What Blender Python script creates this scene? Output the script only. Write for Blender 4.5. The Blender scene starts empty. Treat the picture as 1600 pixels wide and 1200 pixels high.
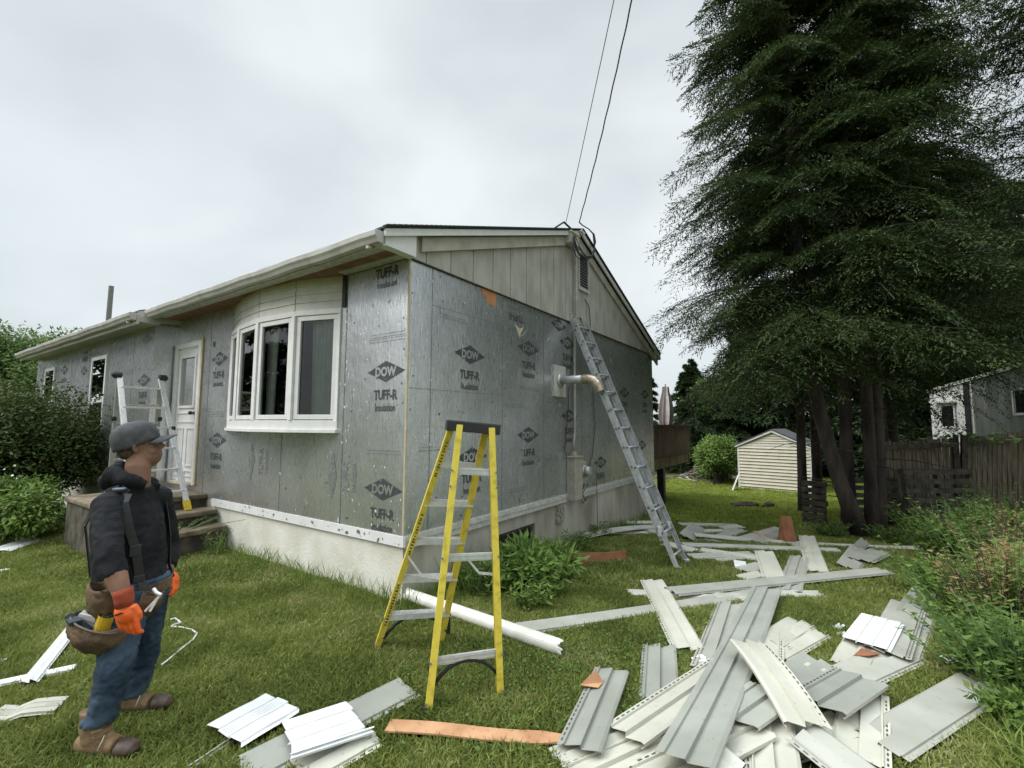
import bpy, math, random
import numpy as np
from mathutils import Vector, Matrix
R = math.radians
scene = bpy.context.scene
COL = scene.collection
rng = np.random.default_rng(7)
random.seed(7)

# ---------------------------------------------------------------- camera
F, PITCH, ROLL, CAMZ = 721.9, 0.0862, 0.0043, 1.7
_c, _s = math.cos(PITCH), math.sin(PITCH)
FW = np.array([0, _c, _s]); _up = np.array([0, -_s, _c]); _rt = np.array([1., 0, 0])
RT = math.cos(ROLL)*_rt + math.sin(ROLL)*_up
UP = -math.sin(ROLL)*_rt + math.cos(ROLL)*_up
cd = bpy.data.cameras.new("camera"); cam = bpy.data.objects.new("camera", cd); COL.objects.link(cam)
cd.sensor_width = 36; cd.lens = F/1600*36; cd.clip_start = .05; cd.clip_end = 3000
M = Matrix.Identity(4)
for i in range(3):
    M[i][0] = RT[i]; M[i][1] = UP[i]; M[i][2] = -FW[i]
M[2][3] = CAMZ
cam.matrix_world = M
scene.camera = cam
# ---------------------------------------------------------------- light
SUN_EL, SUN_AZ = R(42), R(258)          # azimuth clockwise from +Y: sun behind-left of the camera
w = bpy.data.worlds.new("World"); scene.world = w; w.use_nodes = True
nt = w.node_tree; nt.nodes.clear()
def N(nt, t, **k):
    n = nt.nodes.new(t)
    for a, b in k.items():
        if a in n.inputs.keys() if isinstance(a, str) and a[0].isupper() else False: n.inputs[a].default_value = b
        else: setattr(n, a, b)
    return n
out = N(nt, 'ShaderNodeOutputWorld'); bg = N(nt, 'ShaderNodeBackground'); bg2 = N(nt, 'ShaderNodeBackground'); mixw = N(nt, 'ShaderNodeMixShader')
sky = N(nt, 'ShaderNodeTexSky', sky_type='NISHITA', sun_disc=False, sun_elevation=SUN_EL, sun_rotation=SUN_AZ)
nt.links.new(sky.outputs[0], bg.inputs[0]); bg.inputs[1].default_value = .06
tc = N(nt, 'ShaderNodeTexCoord'); mp = N(nt, 'ShaderNodeMapping'); mp.inputs['Scale'].default_value = (1.0, 1.0, 1.8)
n1 = N(nt, 'ShaderNodeTexNoise'); n1.inputs['Scale'].default_value = 1.7; n1.inputs['Detail'].default_value = 5; n1.inputs['Roughness'].default_value = .42
n1.inputs['Distortion'].default_value = .25
cr = N(nt, 'ShaderNodeValToRGB'); cr.color_ramp.elements[0].position = .34; cr.color_ramp.elements[1].position = .68
cr.color_ramp.elements[0].color = (.285, .32, .335, 1); cr.color_ramp.elements[1].color = (.47, .495, .50, 1)
nt.links.new(tc.outputs['Generated'], mp.inputs[0]); nt.links.new(mp.outputs[0], n1.inputs[0]); nt.links.new(n1.outputs[0], cr.inputs[0])
# overcast dome: brighter towards the zenith
sx = N(nt, 'ShaderNodeSeparateXYZ'); nt.links.new(tc.outputs['Generated'], sx.inputs[0])
mr = N(nt, 'ShaderNodeMapRange'); mr.inputs['From Min'].default_value = .70; mr.inputs['From Max'].default_value = 1; mr.inputs['To Min'].default_value = 1.0; mr.inputs['To Max'].default_value = 5.5
nt.links.new(sx.outputs[2], mr.inputs[0]); nt.links.new(cr.outputs[0], bg2.inputs[0]); nt.links.new(mr.outputs[0], bg2.inputs[1])
mixw.inputs[0].default_value = .88
nt.links.new(bg.outputs[0], mixw.inputs[1]); nt.links.new(bg2.outputs[0], mixw.inputs[2]); nt.links.new(mixw.outputs[0], out.inputs[0])
sl = bpy.data.lights.new("sun", 'SUN'); so = bpy.data.objects.new("sun", sl); COL.objects.link(so)
sl.energy = 1.4; sl.angle = R(35); sl.color = (1, .97, .92)
sd = Vector((math.sin(SUN_AZ)*math.cos(SUN_EL), math.cos(SUN_AZ)*math.cos(SUN_EL), math.sin(SUN_EL)))
so.rotation_euler = sd.to_track_quat('Z', 'Y').to_euler(); so.location = (0, 0, 30)
scene.view_settings.view_transform = 'Standard'; scene.view_settings.look = 'None'
scene.view_settings.exposure = 1.05; scene.view_settings.gamma = 1
scene.render.engine = 'CYCLES'
scene.cycles.max_bounces = 6; scene.cycles.transparent_max_bounces = 8; scene.cycles.use_denoising = True
scene.cycles.caustics_reflective = False; scene.cycles.caustics_refractive = False

# ---------------------------------------------------------------- geometry of the place
def gz(X, Y):
    t = np.clip(.35*X + .94*Y - 4.5, 0, 14)
    return -.055*t
def ray(x, y): return FW + (x-800)/F*RT + (600-y)/F*UP
def W(x, y, Y):                         # a point of the place at depth Y, from its photo position
    r = ray(x, y); return np.array([0, 0, CAMZ]) + Y/r[1]*r
def G(x, y, h=0):                       # a point on the sloping ground
    r = ray(x, y); lo, hi = .5, 80
    for i in range(50):
        m = (lo+hi)/2; P = np.array([0, 0, CAMZ]) + m*r
        if P[2] < gz(P[0], P[1])+h: hi = m
        else: lo = m
    return P
AH, HX, HY = .9732, -1.034, 4.529
U = np.array([math.cos(AH), math.sin(AH), 0]); V = np.array([-math.sin(AH), math.cos(AH), 0]); HO = np.array([HX, HY, 0])
def H(u, v, z): return HO + u*U + v*V + np.array([0, 0, z])
def dist_house(X, Y):
    u = (X-HX)*U[0] + (Y-HY)*U[1]; v = (X-HX)*V[0] + (Y-HY)*V[1]
    dx = np.maximum(np.maximum(0-u, u-7.78), 0); dy = np.maximum(np.maximum(-v, v-13.1), 0)
    return np.hypot(dx, dy), u, v

# ---------------------------------------------------------------- materials
MATS = {}
def mat(name, col, rough=.7, metal=0, var=.12, scale=8, bump=0, bscale=40, col2=None, spec=.5, detail=4, trans=0, stretch=None, ramp=(.35, .65), jitter=0):
    if name in MATS: return MATS[name]
    m = bpy.data.materials.new(name); m.use_nodes = True; t = m.node_tree; b = t.nodes['Principled BSDF']
    b.inputs['Roughness'].default_value = rough; b.inputs['Metallic'].default_value = metal
    b.inputs['Specular IOR Level'].default_value = spec
    tc = N(t, 'ShaderNodeTexCoord'); no = N(t, 'ShaderNodeTexNoise'); no.inputs['Scale'].default_value = scale; no.inputs['Detail'].default_value = detail
    src = tc.outputs['Object']
    if stretch:
        mp = N(t, 'ShaderNodeMapping'); mp.inputs['Scale'].default_value = stretch; t.links.new(src, mp.inputs[0]); src = mp.outputs[0]
    t.links.new(src, no.inputs[0])
    r = N(t, 'ShaderNodeValToRGB'); r.color_ramp.elements[0].position = ramp[0]; r.color_ramp.elements[1].position = ramp[1]
    c2 = col2 or tuple(min(1, c*(1+var)) for c in col); c1 = col if col2 else tuple(c*(1-var) for c in col)
    r.color_ramp.elements[0].color = (*c1, 1); r.color_ramp.elements[1].color = (*c2, 1)
    t.links.new(no.outputs[0], r.inputs[0]); t.links.new(r.outputs[0], b.inputs['Base Color'])
    if bump:
        nb = N(t, 'ShaderNodeTexNoise'); nb.inputs['Scale'].default_value = bscale; nb.inputs['Detail'].default_value = 5
        t.links.new(src, nb.inputs[0]); bp = N(t, 'ShaderNodeBump'); bp.inputs['Strength'].default_value = bump; bp.inputs['Distance'].default_value = .01
        t.links.new(nb.outputs[0], bp.inputs['Height']); t.links.new(bp.outputs[0], b.inputs['Normal'])
    if jitter:
        oi = N(t, 'ShaderNodeObjectInfo'); mm = N(t, 'ShaderNodeMapRange'); mm.inputs['To Min'].default_value = 1-jitter; mm.inputs['To Max'].default_value = 1+jitter*.6
        hs = N(t, 'ShaderNodeHueSaturation'); t.links.new(oi.outputs['Random'], mm.inputs[0]); t.links.new(mm.outputs[0], hs.inputs['Value']); t.links.new(r.outputs[0], hs.inputs['Color']); last = hs.outputs[0]
        sp = N(t, 'ShaderNodeTexNoise'); sp.inputs['Scale'].default_value = 38; sp.inputs['Detail'].default_value = 8; sr = N(t, 'ShaderNodeMapRange'); sr.inputs['From Min'].default_value = .66; sr.inputs['From Max'].default_value = .78; sr.inputs['To Min'].default_value = 0; sr.inputs['To Max'].default_value = .7
        dm = N(t, 'ShaderNodeMix', data_type='RGBA'); dm.inputs[7].default_value = (.12, .10, .07, 1); t.links.new(src, sp.inputs[0]); t.links.new(sp.outputs[0], sr.inputs[0]); t.links.new(sr.outputs[0], dm.inputs[0]); t.links.new(last, dm.inputs[6]); t.links.new(dm.outputs[2], b.inputs['Base Color'])
    MATS[name] = m; return m
def leafmat(name, dark, light, rough=.55, trans=.25, dead=None, dpos=.93):
    m = bpy.data.materials.new(name); m.use_nodes = True; t = m.node_tree; b = t.nodes['Principled BSDF']; o = t.nodes['Material Output']
    g = N(t, 'ShaderNodeNewGeometry'); r = N(t, 'ShaderNodeValToRGB')
    r.color_ramp.elements[0].color = (*dark, 1); r.color_ramp.elements[1].color = (*light, 1)
    if dead:
        e = r.color_ramp.elements.new(dpos); e.color = (*light, 1); r.color_ramp.elements[-1].color = (*dead, 1)
    tc = N(t, 'ShaderNodeTexCoord'); no = N(t, 'ShaderNodeTexNoise'); no.inputs['Scale'].default_value = 1.6; no.inputs['Detail'].default_value = 3
    t.links.new(tc.outputs['Object'], no.inputs[0])
    mx = N(t, 'ShaderNodeMath', operation='MULTIPLY_ADD'); mx.inputs[1].default_value = .6
    ma = N(t, 'ShaderNodeMath', operation='MULTIPLY_ADD'); ma.inputs[1].default_value = 1.6; ma.inputs[2].default_value = -.6
    t.links.new(no.outputs[0], ma.inputs[0]); t.links.new(g.outputs['Random Per Island'], mx.inputs[0]); t.links.new(ma.outputs[0], mx.inputs[2])
    t.links.new(mx.outputs[0], r.inputs[0]); t.links.new(r.outputs[0], b.inputs['Base Color'])
    b.inputs['Roughness'].default_value = rough; b.inputs['Specular IOR Level'].default_value = .2
    if trans:
        tr = N(t, 'ShaderNodeBsdfTranslucent'); ms = N(t, 'ShaderNodeMixShader'); ms.inputs[0].default_value = trans
        t.links.new(r.outputs[0], tr.inputs[0]); t.links.new(b.outputs[0], ms.inputs[1]); t.links.new(tr.outputs[0], ms.inputs[2]); t.links.new(ms.outputs[0], o.inputs[0])
    MATS[name] = m; return m
def glassmat(name, tint=(.85, .9, .9), ior=1.6):
    m = bpy.data.materials.new(name); m.use_nodes = True; t = m.node_tree; o = t.nodes['Material Output']; t.nodes.remove(t.nodes['Principled BSDF'])
    tr = N(t, 'ShaderNodeBsdfTransparent'); tr.inputs[0].default_value = (*tint, 1); gl = N(t, 'ShaderNodeBsdfGlossy'); gl.inputs['Roughness'].default_value = .01
    fr = N(t, 'ShaderNodeFresnel'); fr.inputs[0].default_value = ior; ms = N(t, 'ShaderNodeMixShader')
    t.links.new(fr.outputs[0], ms.inputs[0]); t.links.new(tr.outputs[0], ms.inputs[1]); t.links.new(gl.outputs[0], ms.inputs[2]); t.links.new(ms.outputs[0], o.inputs[0])
    MATS[name] = m; return m

# ---------------------------------------------------------------- mesh helpers
def ident(): return np.eye(3)
class MB:
    def __init__(s): s.v = []; s.f = []; s.m = []
    def add(s, vs, fs, m=0):
        o = len(s.v); s.v += [tuple(map(float, p)) for p in vs]; s.f += [tuple(i+o for i in f) for f in fs]; s.m += [m]*len(fs); return s
    def poly(s, pts, m=0): return s.add(pts, [tuple(range(len(pts)))], m)
    def box(s, c, sz, Rm=None, m=0):
        h = np.array(sz)/2; P = [np.array([x, y, z])*h for x in (-1, 1) for y in (-1, 1) for z in (-1, 1)]
        if Rm is not None: P = [Rm @ p for p in P]
        return s.add([p+np.array(c) for p in P], [(0, 1, 3, 2), (4, 6, 7, 5), (0, 4, 5, 1), (2, 3, 7, 6), (0, 2, 6, 4), (1, 5, 7, 3)], m)
    def rng(s, a, b, m=0):              # axis-aligned box from corner to corner
        a = np.array(a, float); b = np.array(b, float); return s.box((a+b)/2, np.abs(b-a), None, m)
    def bar(s, p, q, w, h, m=0, up=(0, 0, 1), w2=None, h2=None):
        p = np.array(p, float); q = np.array(q, float); d = q-p; d /= np.linalg.norm(d); up = np.array(up, float)
        a = np.cross(up, d)
        if np.linalg.norm(a) < 1e-4: a = np.cross((1, 0, 0), d)
        a /= np.linalg.norm(a); b = np.cross(d, a); w2 = w2 or w; h2 = h2 or h
        P = [o + a*x*ww/2 + b*y*hh/2 for o, ww, hh in ((p, w, h), (q, w2, h2)) for x, y in ((-1, -1), (1, -1), (1, 1), (-1, 1))]
        return s.add(P, [(3, 2, 1, 0), (4, 5, 6, 7), (0, 1, 5, 4), (1, 2, 6, 5), (2, 3, 7, 6), (3, 0, 4, 7)], m)
    def tube(s, pts, r, n=8, m=0, cap=True, ref=None, sq=1.0):
        pts = [np.array(p, float) for p in pts]; k = len(pts)
        rs = r if isinstance(r, (list, tuple, np.ndarray)) else [r]*k
        rs = [(x, x) if np.isscalar(x) else x for x in rs]; V_ = []
        prev = None
        for i, p in enumerate(pts):
            d = pts[min(i+1, k-1)]-pts[max(i-1, 0)]; d = d/(np.linalg.norm(d)+1e-9)
            if ref is not None: a = np.array(ref, float)
            elif prev is not None: a = prev
            else: a = np.array([0, 0, 1.]) if abs(d[2]) < .9 else np.array([1., 0, 0])
            a = a-d*(a@d); a /= np.linalg.norm(a)+1e-9; b = np.cross(d, a); prev = a
            for j in range(n):
                t = 2*math.pi*j/n; ct, st = math.cos(t), math.sin(t)
                ct = math.copysign(abs(ct)**sq, ct); st = math.copysign(abs(st)**sq, st)
                V_.append(p + a*ct*rs[i][0] + b*st*rs[i][1])
        Fc = [(i*n+j, i*n+(j+1) % n, (i+1)*n+(j+1) % n, (i+1)*n+j) for i in range(k-1) for j in range(n)]
        if cap: Fc += [tuple(range(n))[::-1], tuple((k-1)*n+j for j in range(n))]
        return s.add(V_, Fc, m)
    def ball(s, c, r, m=0, n=14, Rm=None):
        r = (r, r, r) if np.isscalar(r) else r; k = n//2; V_ = []; 
        for i in range(k+1):
            ph = math.pi*i/k
            for j in range(n):
                t = 2*math.pi*j/n; p = np.array([math.sin(ph)*math.cos(t)*r[0], math.sin(ph)*math.sin(t)*r[1], math.cos(ph)*r[2]])
                V_.append((Rm @ p if Rm is not None else p)+np.array(c))
        return s.add(V_, [(i*n+j, (i+1)*n+j, (i+1)*n+(j+1) % n, i*n+(j+1) % n) for i in range(k) for j in range(n)], m)
    def build(s, name, mats, parent=None, smooth=False, bevel=0, loc=None):
        me = bpy.data.meshes.new(name); vs = s.v
        if loc is not None: vs = [(a-loc[0], b-loc[1], c-loc[2]) for a, b, c in vs]
        me.from_pydata(vs, [], s.f)
        if not isinstance(mats, (list, tuple)): mats = [mats]
        for q in mats: me.materials.append(q)
        me.polygons.foreach_set('material_index', s.m)
        if smooth: me.polygons.foreach_set('use_smooth', [True]*len(s.f))
        me.update(); o = bpy.data.objects.new(name, me); COL.objects.link(o)
        if loc is not None: o.location = loc
        if parent: o.parent = parent
        if bevel:
            b = o.modifiers.new('bevel', 'BEVEL'); b.width = bevel; b.segments = 2; b.limit_method = 'ANGLE'
        return o
def npmesh(name, verts, k, mats, parent=None, midx=None):
    """verts: (n*k,3) array, n faces of k corners each"""
    n = len(verts)//k; me = bpy.data.meshes.new(name); me.vertices.add(n*k); me.vertices.foreach_set('co', verts.astype(np.float32).ravel())
    me.loops.add(n*k); me.loops.foreach_set('vertex_index', np.arange(n*k, dtype=np.int32))
    me.polygons.add(n); me.polygons.foreach_set('loop_start', np.arange(0, n*k, k, dtype=np.int32))
    for q in (mats if isinstance(mats, (list, tuple)) else [mats]): me.materials.append(q)
    if midx is not None: me.polygons.foreach_set('material_index', midx.astype(np.int32))
    me.update(calc_edges=True); o = bpy.data.objects.new(name, me); COL.objects.link(o)
    if parent: o.parent = parent
    return o
def unit(a): return a/(np.linalg.norm(a, axis=-1, keepdims=True)+1e-9)
def leafverts(P, D, L, Wd, Nn=None, fold=.0, mid=.45):
    """diamond leaves: base P, direction D (unit), length L, width Wd, Nn a hint normal"""
    n = len(P); L = np.broadcast_to(L, n)[:, None]; Wd = np.broadcast_to(Wd, n)[:, None]
    if Nn is None: Nn = rng.normal(size=(n, 3))
    S = unit(np.cross(D, Nn)); Nn = unit(np.cross(S, D)); M_ = P+D*L*mid
    return np.stack([P, M_+S*Wd/2+Nn*fold*L, P+D*L, M_-S*Wd/2+Nn*fold*L], 1).reshape(-1, 3)
def tag(o, label=None, cat=None, group=None, kind=None):
    if label: o['label'] = label
    if cat: o['category'] = cat
    if group: o['group'] = group
    if kind: o['kind'] = kind
    return o
def empty(name, loc=(0, 0, 0), rz=0):
    o = bpy.data.objects.new(name, None); COL.objects.link(o); o.location = tuple(map(float, loc)); o.rotation_euler = (0, 0, rz); o.empty_display_size = .2; return o
def copy_tree(o, parent=None):
    c = o.copy(); COL.objects.link(c); c.parent = parent
    for ch in [x for x in bpy.data.objects if x.parent == o]: copy_tree(ch, c)
    return c
_tx = {}
def textmesh(s, bold=0.0):
    if (s, bold) in _tx: return _tx[(s, bold)]
    cu = bpy.data.curves.new('t', 'FONT'); cu.body = s; cu.offset = bold; cu.resolution_u = 3
    o = bpy.data.objects.new('t', cu); COL.objects.link(o)
    dg = bpy.context.evaluated_depsgraph_get(); me = o.evaluated_get(dg).to_mesh()
    vs = np.array([v.co[:2] for v in me.vertices]); fs = [tuple(p.vertices) for p in me.polygons]
    o.evaluated_get(dg).to_mesh_clear(); bpy.data.objects.remove(o); bpy.data.curves.remove(cu)
    lo, hi = vs.min(0), vs.max(0); vs = (vs-(lo+hi)/2)/(hi-lo)          # unit box
    _tx[(s, bold)] = (vs, fs); return vs, fs
# ================================================================ MATERIALS
foil = mat('foil', (.57, .585, .60), .34, .83, col2=(.71, .72, .735), scale=1.6, bump=.5, bscale=55, stretch=(1, 1, 1))
def foil_extra(m):
    t = m.node_tree; b = t.nodes['Principled BSDF']; tc = N(t, 'ShaderNodeTexCoord')
    # woven scrim, creases and dents of the foil facing, as bump
    wv = N(t, 'ShaderNodeTexWave', bands_direction='Z'); wv.inputs['Scale'].default_value = 26; wv.inputs['Distortion'].default_value = .4
    big = N(t, 'ShaderNodeTexNoise'); big.inputs['Scale'].default_value = 5; big.inputs['Detail'].default_value = 3
    mp = N(t, 'ShaderNodeMapping'); mp.inputs['Scale'].default_value = (3, 3, .5); nz = N(t, 'ShaderNodeTexNoise'); nz.inputs['Scale'].default_value = 14; nz.inputs['Detail'].default_value = 6
    vo = N(t, 'ShaderNodeTexVoronoi'); vo.inputs['Scale'].default_value = 9
    vr = N(t, 'ShaderNodeMapRange'); vr.inputs['From Min'].default_value = 0; vr.inputs['From Max'].default_value = .12; vr.inputs['To Min'].default_value = -1.5; vr.inputs['To Max'].default_value = 0
    for n in (wv, big, mp, vo): t.links.new(tc.outputs['Object'], n.inputs[0])
    t.links.new(mp.outputs[0], nz.inputs[0]); t.links.new(vo.outputs['Distance'], vr.inputs[0])
    a1 = N(t, 'ShaderNodeMath', operation='MULTIPLY'); a1.inputs[1].default_value = .10; t.links.new(wv.outputs['Fac'], a1.inputs[0])
    a2 = N(t, 'ShaderNodeMath', operation='MULTIPLY_ADD'); a2.inputs[1].default_value = 1.0; t.links.new(big.outputs[0], a2.inputs[0]); t.links.new(a1.outputs[0], a2.inputs[2])
    a3 = N(t, 'ShaderNodeMath', operation='MULTIPLY_ADD'); a3.inputs[1].default_value = .35; t.links.new(nz.outputs[0], a3.inputs[0]); t.links.new(a2.outputs[0], a3.inputs[2])
    a4 = N(t, 'ShaderNodeMath', operation='MULTIPLY_ADD'); a4.inputs[1].default_value = .5; t.links.new(vr.outputs[0], a4.inputs[0]); t.links.new(a3.outputs[0], a4.inputs[2])
    bp = N(t, 'ShaderNodeBump'); bp.inputs['Strength'].default_value = .42; bp.inputs['Distance'].default_value = .01
    t.links.new(a4.outputs[0], bp.inputs['Height']); t.links.new(bp.outputs[0], b.inputs['Normal'])
    rr = N(t, 'ShaderNodeMapRange'); rr.inputs['To Min'].default_value = .16; rr.inputs['To Max'].default_value = .42; t.links.new(nz.outputs[0], rr.inputs[0]); t.links.new(rr.outputs[0], b.inputs['Roughness'])
foil_extra(foil)
ink = mat('printed_ink', (.055, .06, .065), .5, 0, var=.25, scale=30)
inkfaint = mat('faint_ink', (.24, .26, .27), .45, .4, var=.3, scale=40)
flake = mat('torn_white_facing', (.62, .63, .62), .7)
seam = mat('seam_dark', (.16, .17, .17), .6, .2)  # dark tone of board joints, small marks, rivets and rung ends
stucco = mat('painted_foundation', (.60, .58, .50), .9, col2=(.72, .71, .65), scale=3, bump=.5, bscale=35)
stucco2 = mat('weathered_foundation', (.25, .23, .18), .9, col2=(.50, .48, .41), scale=2.5, detail=10, bump=.6, bscale=30, stretch=(1, 1, .35), ramp=(.3, .62))
whitetrim = mat('white_trim', (.74, .735, .735), .45, var=.05)
dirtytrim = mat('dirty_trim', (.42, .41, .37), .6, col2=(.58, .57, .53), scale=14, detail=8)
gtr = mat('gutter_metal', (.44, .425, .41), .45, 0, col2=(.56, .545, .53), scale=5)
t111 = mat('old_panel', (.33, .31, .275), .85, col2=(.45, .43, .39), scale=5, detail=12, bump=.5, bscale=70, stretch=(1, 1, .5))
groove_and_shadow = mat('groove_and_shadow', (.09, .075, .06), .9)
woodred = mat('bare_plywood', (.19, .095, .065), .8, col2=(.30, .16, .11), scale=5, detail=8)
shingle = mat('shingle', (.035, .037, .038), .9, col2=(.09, .09, .09), scale=60, bump=.6, bscale=80)
tan = mat('foam_edge', (.48, .42, .30), .8)
black = mat('black_plastic', (.02, .02, .022), .45)
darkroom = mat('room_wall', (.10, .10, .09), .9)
curtain = mat('curtain', (.78, .78, .72), .9, var=.1)
curtain2 = mat('grey_curtain', (.60, .62, .58), .9, var=.1)
glass = glassmat('window_glass', (.80, .84, .82), 1.75); glass2 = glassmat('dim_glass', (.6, .65, .64), 1.16)
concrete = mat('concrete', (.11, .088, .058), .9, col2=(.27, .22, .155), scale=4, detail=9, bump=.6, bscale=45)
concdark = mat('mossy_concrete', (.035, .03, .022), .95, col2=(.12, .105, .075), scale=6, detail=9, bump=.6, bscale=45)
alu = mat('aluminium', (.66, .66, .65), .36, .35, var=.1, scale=25)
galv = mat('galvanised', (.50, .51, .51), .42, .45, var=.15, scale=18)
brass = mat('brass', (.48, .40, .30), .35, .85, var=.3, scale=20)
meterbeige = mat('meter_paint', (.38, .36, .30), .6, var=.12, scale=15)
cable = mat('cable', (.03, .03, .03), .6)

# ================================================================ HOUSE
house = tag(empty('house', HO, AH), 'single-storey house stripped of its siding down to silver foil insulation boards, bow window in front', 'house')
ZT, ZB, L = 3.37, .62, 7.78
def fr_front(u0): return lambda x, y, off, a, b: (u0-off, a-x, b+y)
def fr_gable(v0): return lambda x, y, off, a, b: (a+x, v0-off, b+y)
def put_text(mb, s, fr, a, b, wd, ht, m, off=.003, bold=0., rot=0):
    vs, fs = textmesh(s, bold); c, q = math.cos(rot), math.sin(rot); P = []
    for x, y in vs:
        x, y = x*wd, y*ht; P.append(fr(x*c-y*q, x*q+y*c, off, a, b))
    mb.add(P, fs, m)
def logo(mb, fr, a, b, wd=.57, ht=.22, rot=0, txt=True, word=True, ins=True, dy=-.24, dm=1):
    c, q = math.cos(rot), math.sin(rot)
    def pt(x, y, o): return fr(x*c-y*q, x*q+y*c, o, a, b)
    mb.poly([pt(-wd/2, 0, .003), pt(0, -ht/2, .003), pt(wd/2, 0, .003), pt(0, ht/2, .003)], dm)
    def fr2(x, y, o, a_, b_): return pt(x, y, o)
    if word:
        put_text(mb, 'DOW', fr2, 0, 0, wd*.56, ht*.46, 0, .005, .045)
    if txt:
        def fr3(x, y, o, a_, b_): return pt(x, y+dy, o)
        put_text(mb, 'TUFF-R', fr3, 0, 0, .355, .105, dm, .003, .035)
        def fr4(x, y, o, a_, b_): return pt(x, y+dy-.13, o)
        if ins: put_text(mb, 'Insulation', fr4, 0, 0, .30, .08, dm, .003, .012)
def wall_cells(mb, fr, a0, a1, z0, z1, holes, m, depth=.0, jm=None, sgn=1):
    A_ = sorted({a0, a1, *[h[0] for h in holes], *[h[1] for h in holes]}); Z_ = sorted({z0, z1, *[h[2] for h in holes], *[h[3] for h in holes]})
    for i in range(len(A_)-1):
        for j in range(len(Z_)-1):
            ca, cz = (A_[i]+A_[i+1])/2, (Z_[j]+Z_[j+1])/2
            if any(h[0] < ca < h[1] and h[2] < cz < h[3] for h in holes): continue
            mb.poly([fr(0, 0, 0, A_[i], Z_[j]), fr(0, 0, 0, A_[i+1], Z_[j]), fr(0, 0, 0, A_[i+1], Z_[j+1]), fr(0, 0, 0, A_[i], Z_[j+1])], m)
    for h in holes:
        if depth:
            for (p, q) in (((h[0], h[2]), (h[1], h[2])), ((h[1], h[2]), (h[1], h[3])), ((h[1], h[3]), (h[0], h[3])), ((h[0], h[3]), (h[0], h[2]))):
                mb.poly([fr(0, 0, 0, *p), fr(0, 0, 0, *q), fr(0, 0, -depth, *q), fr(0, 0, -depth, *p)], jm if jm is not None else m)
def flecks(mb, fr, a0, a1, z0, z1, n, m, holes=(), smin=.006, smax=.022):
    k = 0
    while k < n:
        a = random.uniform(a0, a1); z = random.uniform(z0, z1)
        if any(h[0]-.1 < a < h[1]+.1 and h[2]-.15 < z < h[3]+.4 for h in holes): continue
        k += 1; s = smin+(smax-smin)*random.random()**3; el = random.choice((1, 1, 1, 2.2, .5)); t0 = random.uniform(0, 6.3); P = []
        for i in range(6):
            t = i*math.pi/3; r = s*random.uniform(.5, 1.1); x, y = r*math.cos(t)*el, r*math.sin(t)
            P.append(fr(x*math.cos(t0)-y*math.sin(t0), x*math.sin(t0)+y*math.cos(t0), .0035, a, z))
        mb.poly(P, m)
def fasteners(mb, fr, a0, a1, z0, z1, m, holes=(), pitch=.40, step=.30):
    a = a0+.06
    while a < a1:
        z = z0+.06
        while z < z1:
            a_, z_ = a+random.uniform(-.02, .02), z+random.uniform(-.05, .05)
            if random.random() < .8 and not any(h[0]-.08 < a_ < h[1]+.08 and h[2]-.1 < z_ < h[3]+.1 for h in holes):
                r_ = random.uniform(.008, .014); mb.poly([fr(r_*math.cos(t)*random.uniform(.8, 1.1), r_*math.sin(t)*random.uniform(.8, 1.1), .0035, a_, z_) for t in (0, 1.05, 2.1, 3.14, 4.2, 5.2)], m if random.random() < .6 else 1)
            z += step*random.uniform(.8, 1.2)
        a += pitch
def smalltext(mb, fr, a, z, wd=.34, rows=2, m=2, rot=0):
    for r_ in range(rows):                       # rows of fine print: broken short dashes
        x = -wd/2
        while x < wd/2:
            l = random.uniform(.008, .035); c, q = math.cos(rot), math.sin(rot); y = -r_*.032
            P = [(x, y), (x+l, y), (x+l, y+.009), (x, y+.009)]
            mb.poly([fr(px*c-py*q, px*q+py*c, .003, a, z) for px, py in P], m); x += l+random.uniform(.005, .014)
MF = [foil, ink, inkfaint, flake, seam, tan, woodred]
DOOR = (4.58, 5.50, .75, 2.98); BAY = (1.08, 3.60, 1.66, 3.30)
# front sheathing
f0 = fr_front(0.); mb = MB(); wall_cells(mb, f0, .0, 5.57, ZB, ZT+.02, [DOOR, BAY], 0, .07, 6)
for a, z, tx in ((.31, 2.23, 1), (.31, 1.04, 1), (3.90, 1.45, 1)): logo(mb, f0, a, z)
logo(mb, f0, 3.97, 2.64, .50)
put_text(mb, 'TUFF-R', f0, .33, 3.275, .36, .11, 1, .003, .035); put_text(mb, 'Insulation', f0, .33, 3.15, .30, .07, 1)
for a, z in ((2.9, 1.2), (1.14, 1.12)):
    logo(mb, f0, a, z, .5, .16, R(90), word=True, dm=2)
smalltext(mb, f0, .3, 2.62, .5, 2); smalltext(mb, f0, .3, 2.57, .56, 2); smalltext(mb, f0, .32, 1.42, .5, 2); smalltext(mb, f0, 4.0, 1.85, .5, 3); smalltext(mb, f0, 4.3, 1.9, .3, 2)
for a in (.985, 4.28, 2.2): mb.poly([f0(0, 0, .003, a-.005, ZB), f0(0, 0, .003, a+.005, ZB), f0(0, 0, .003, a+.005, 1.6 if a == 2.2 else ZT), f0(0, 0, .003, a-.005, 1.6 if a == 2.2 else ZT)], 4)
mb.poly([f0(-.03, -.03, .004, 4.17, 2.87), f0(.03, -.04, .004, 4.17, 2.87), f0(.035, .04, .004, 4.17, 2.87), f0(-.03, .05, .004, 4.17, 2.87)], 1)
flecks(mb, f0, .03, 5.5, ZB+.03, ZT-.03, 150, 3, [DOOR, BAY], .004, .018); flecks(mb, f0, .03, 1.0, ZB+.03, ZT-.03, 70, 3, [], .004, .018); flecks(mb, f0, .05, 5.5, ZB+.03, ZT-.03, 110, 4, [DOOR, BAY], .004, .012)
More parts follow.
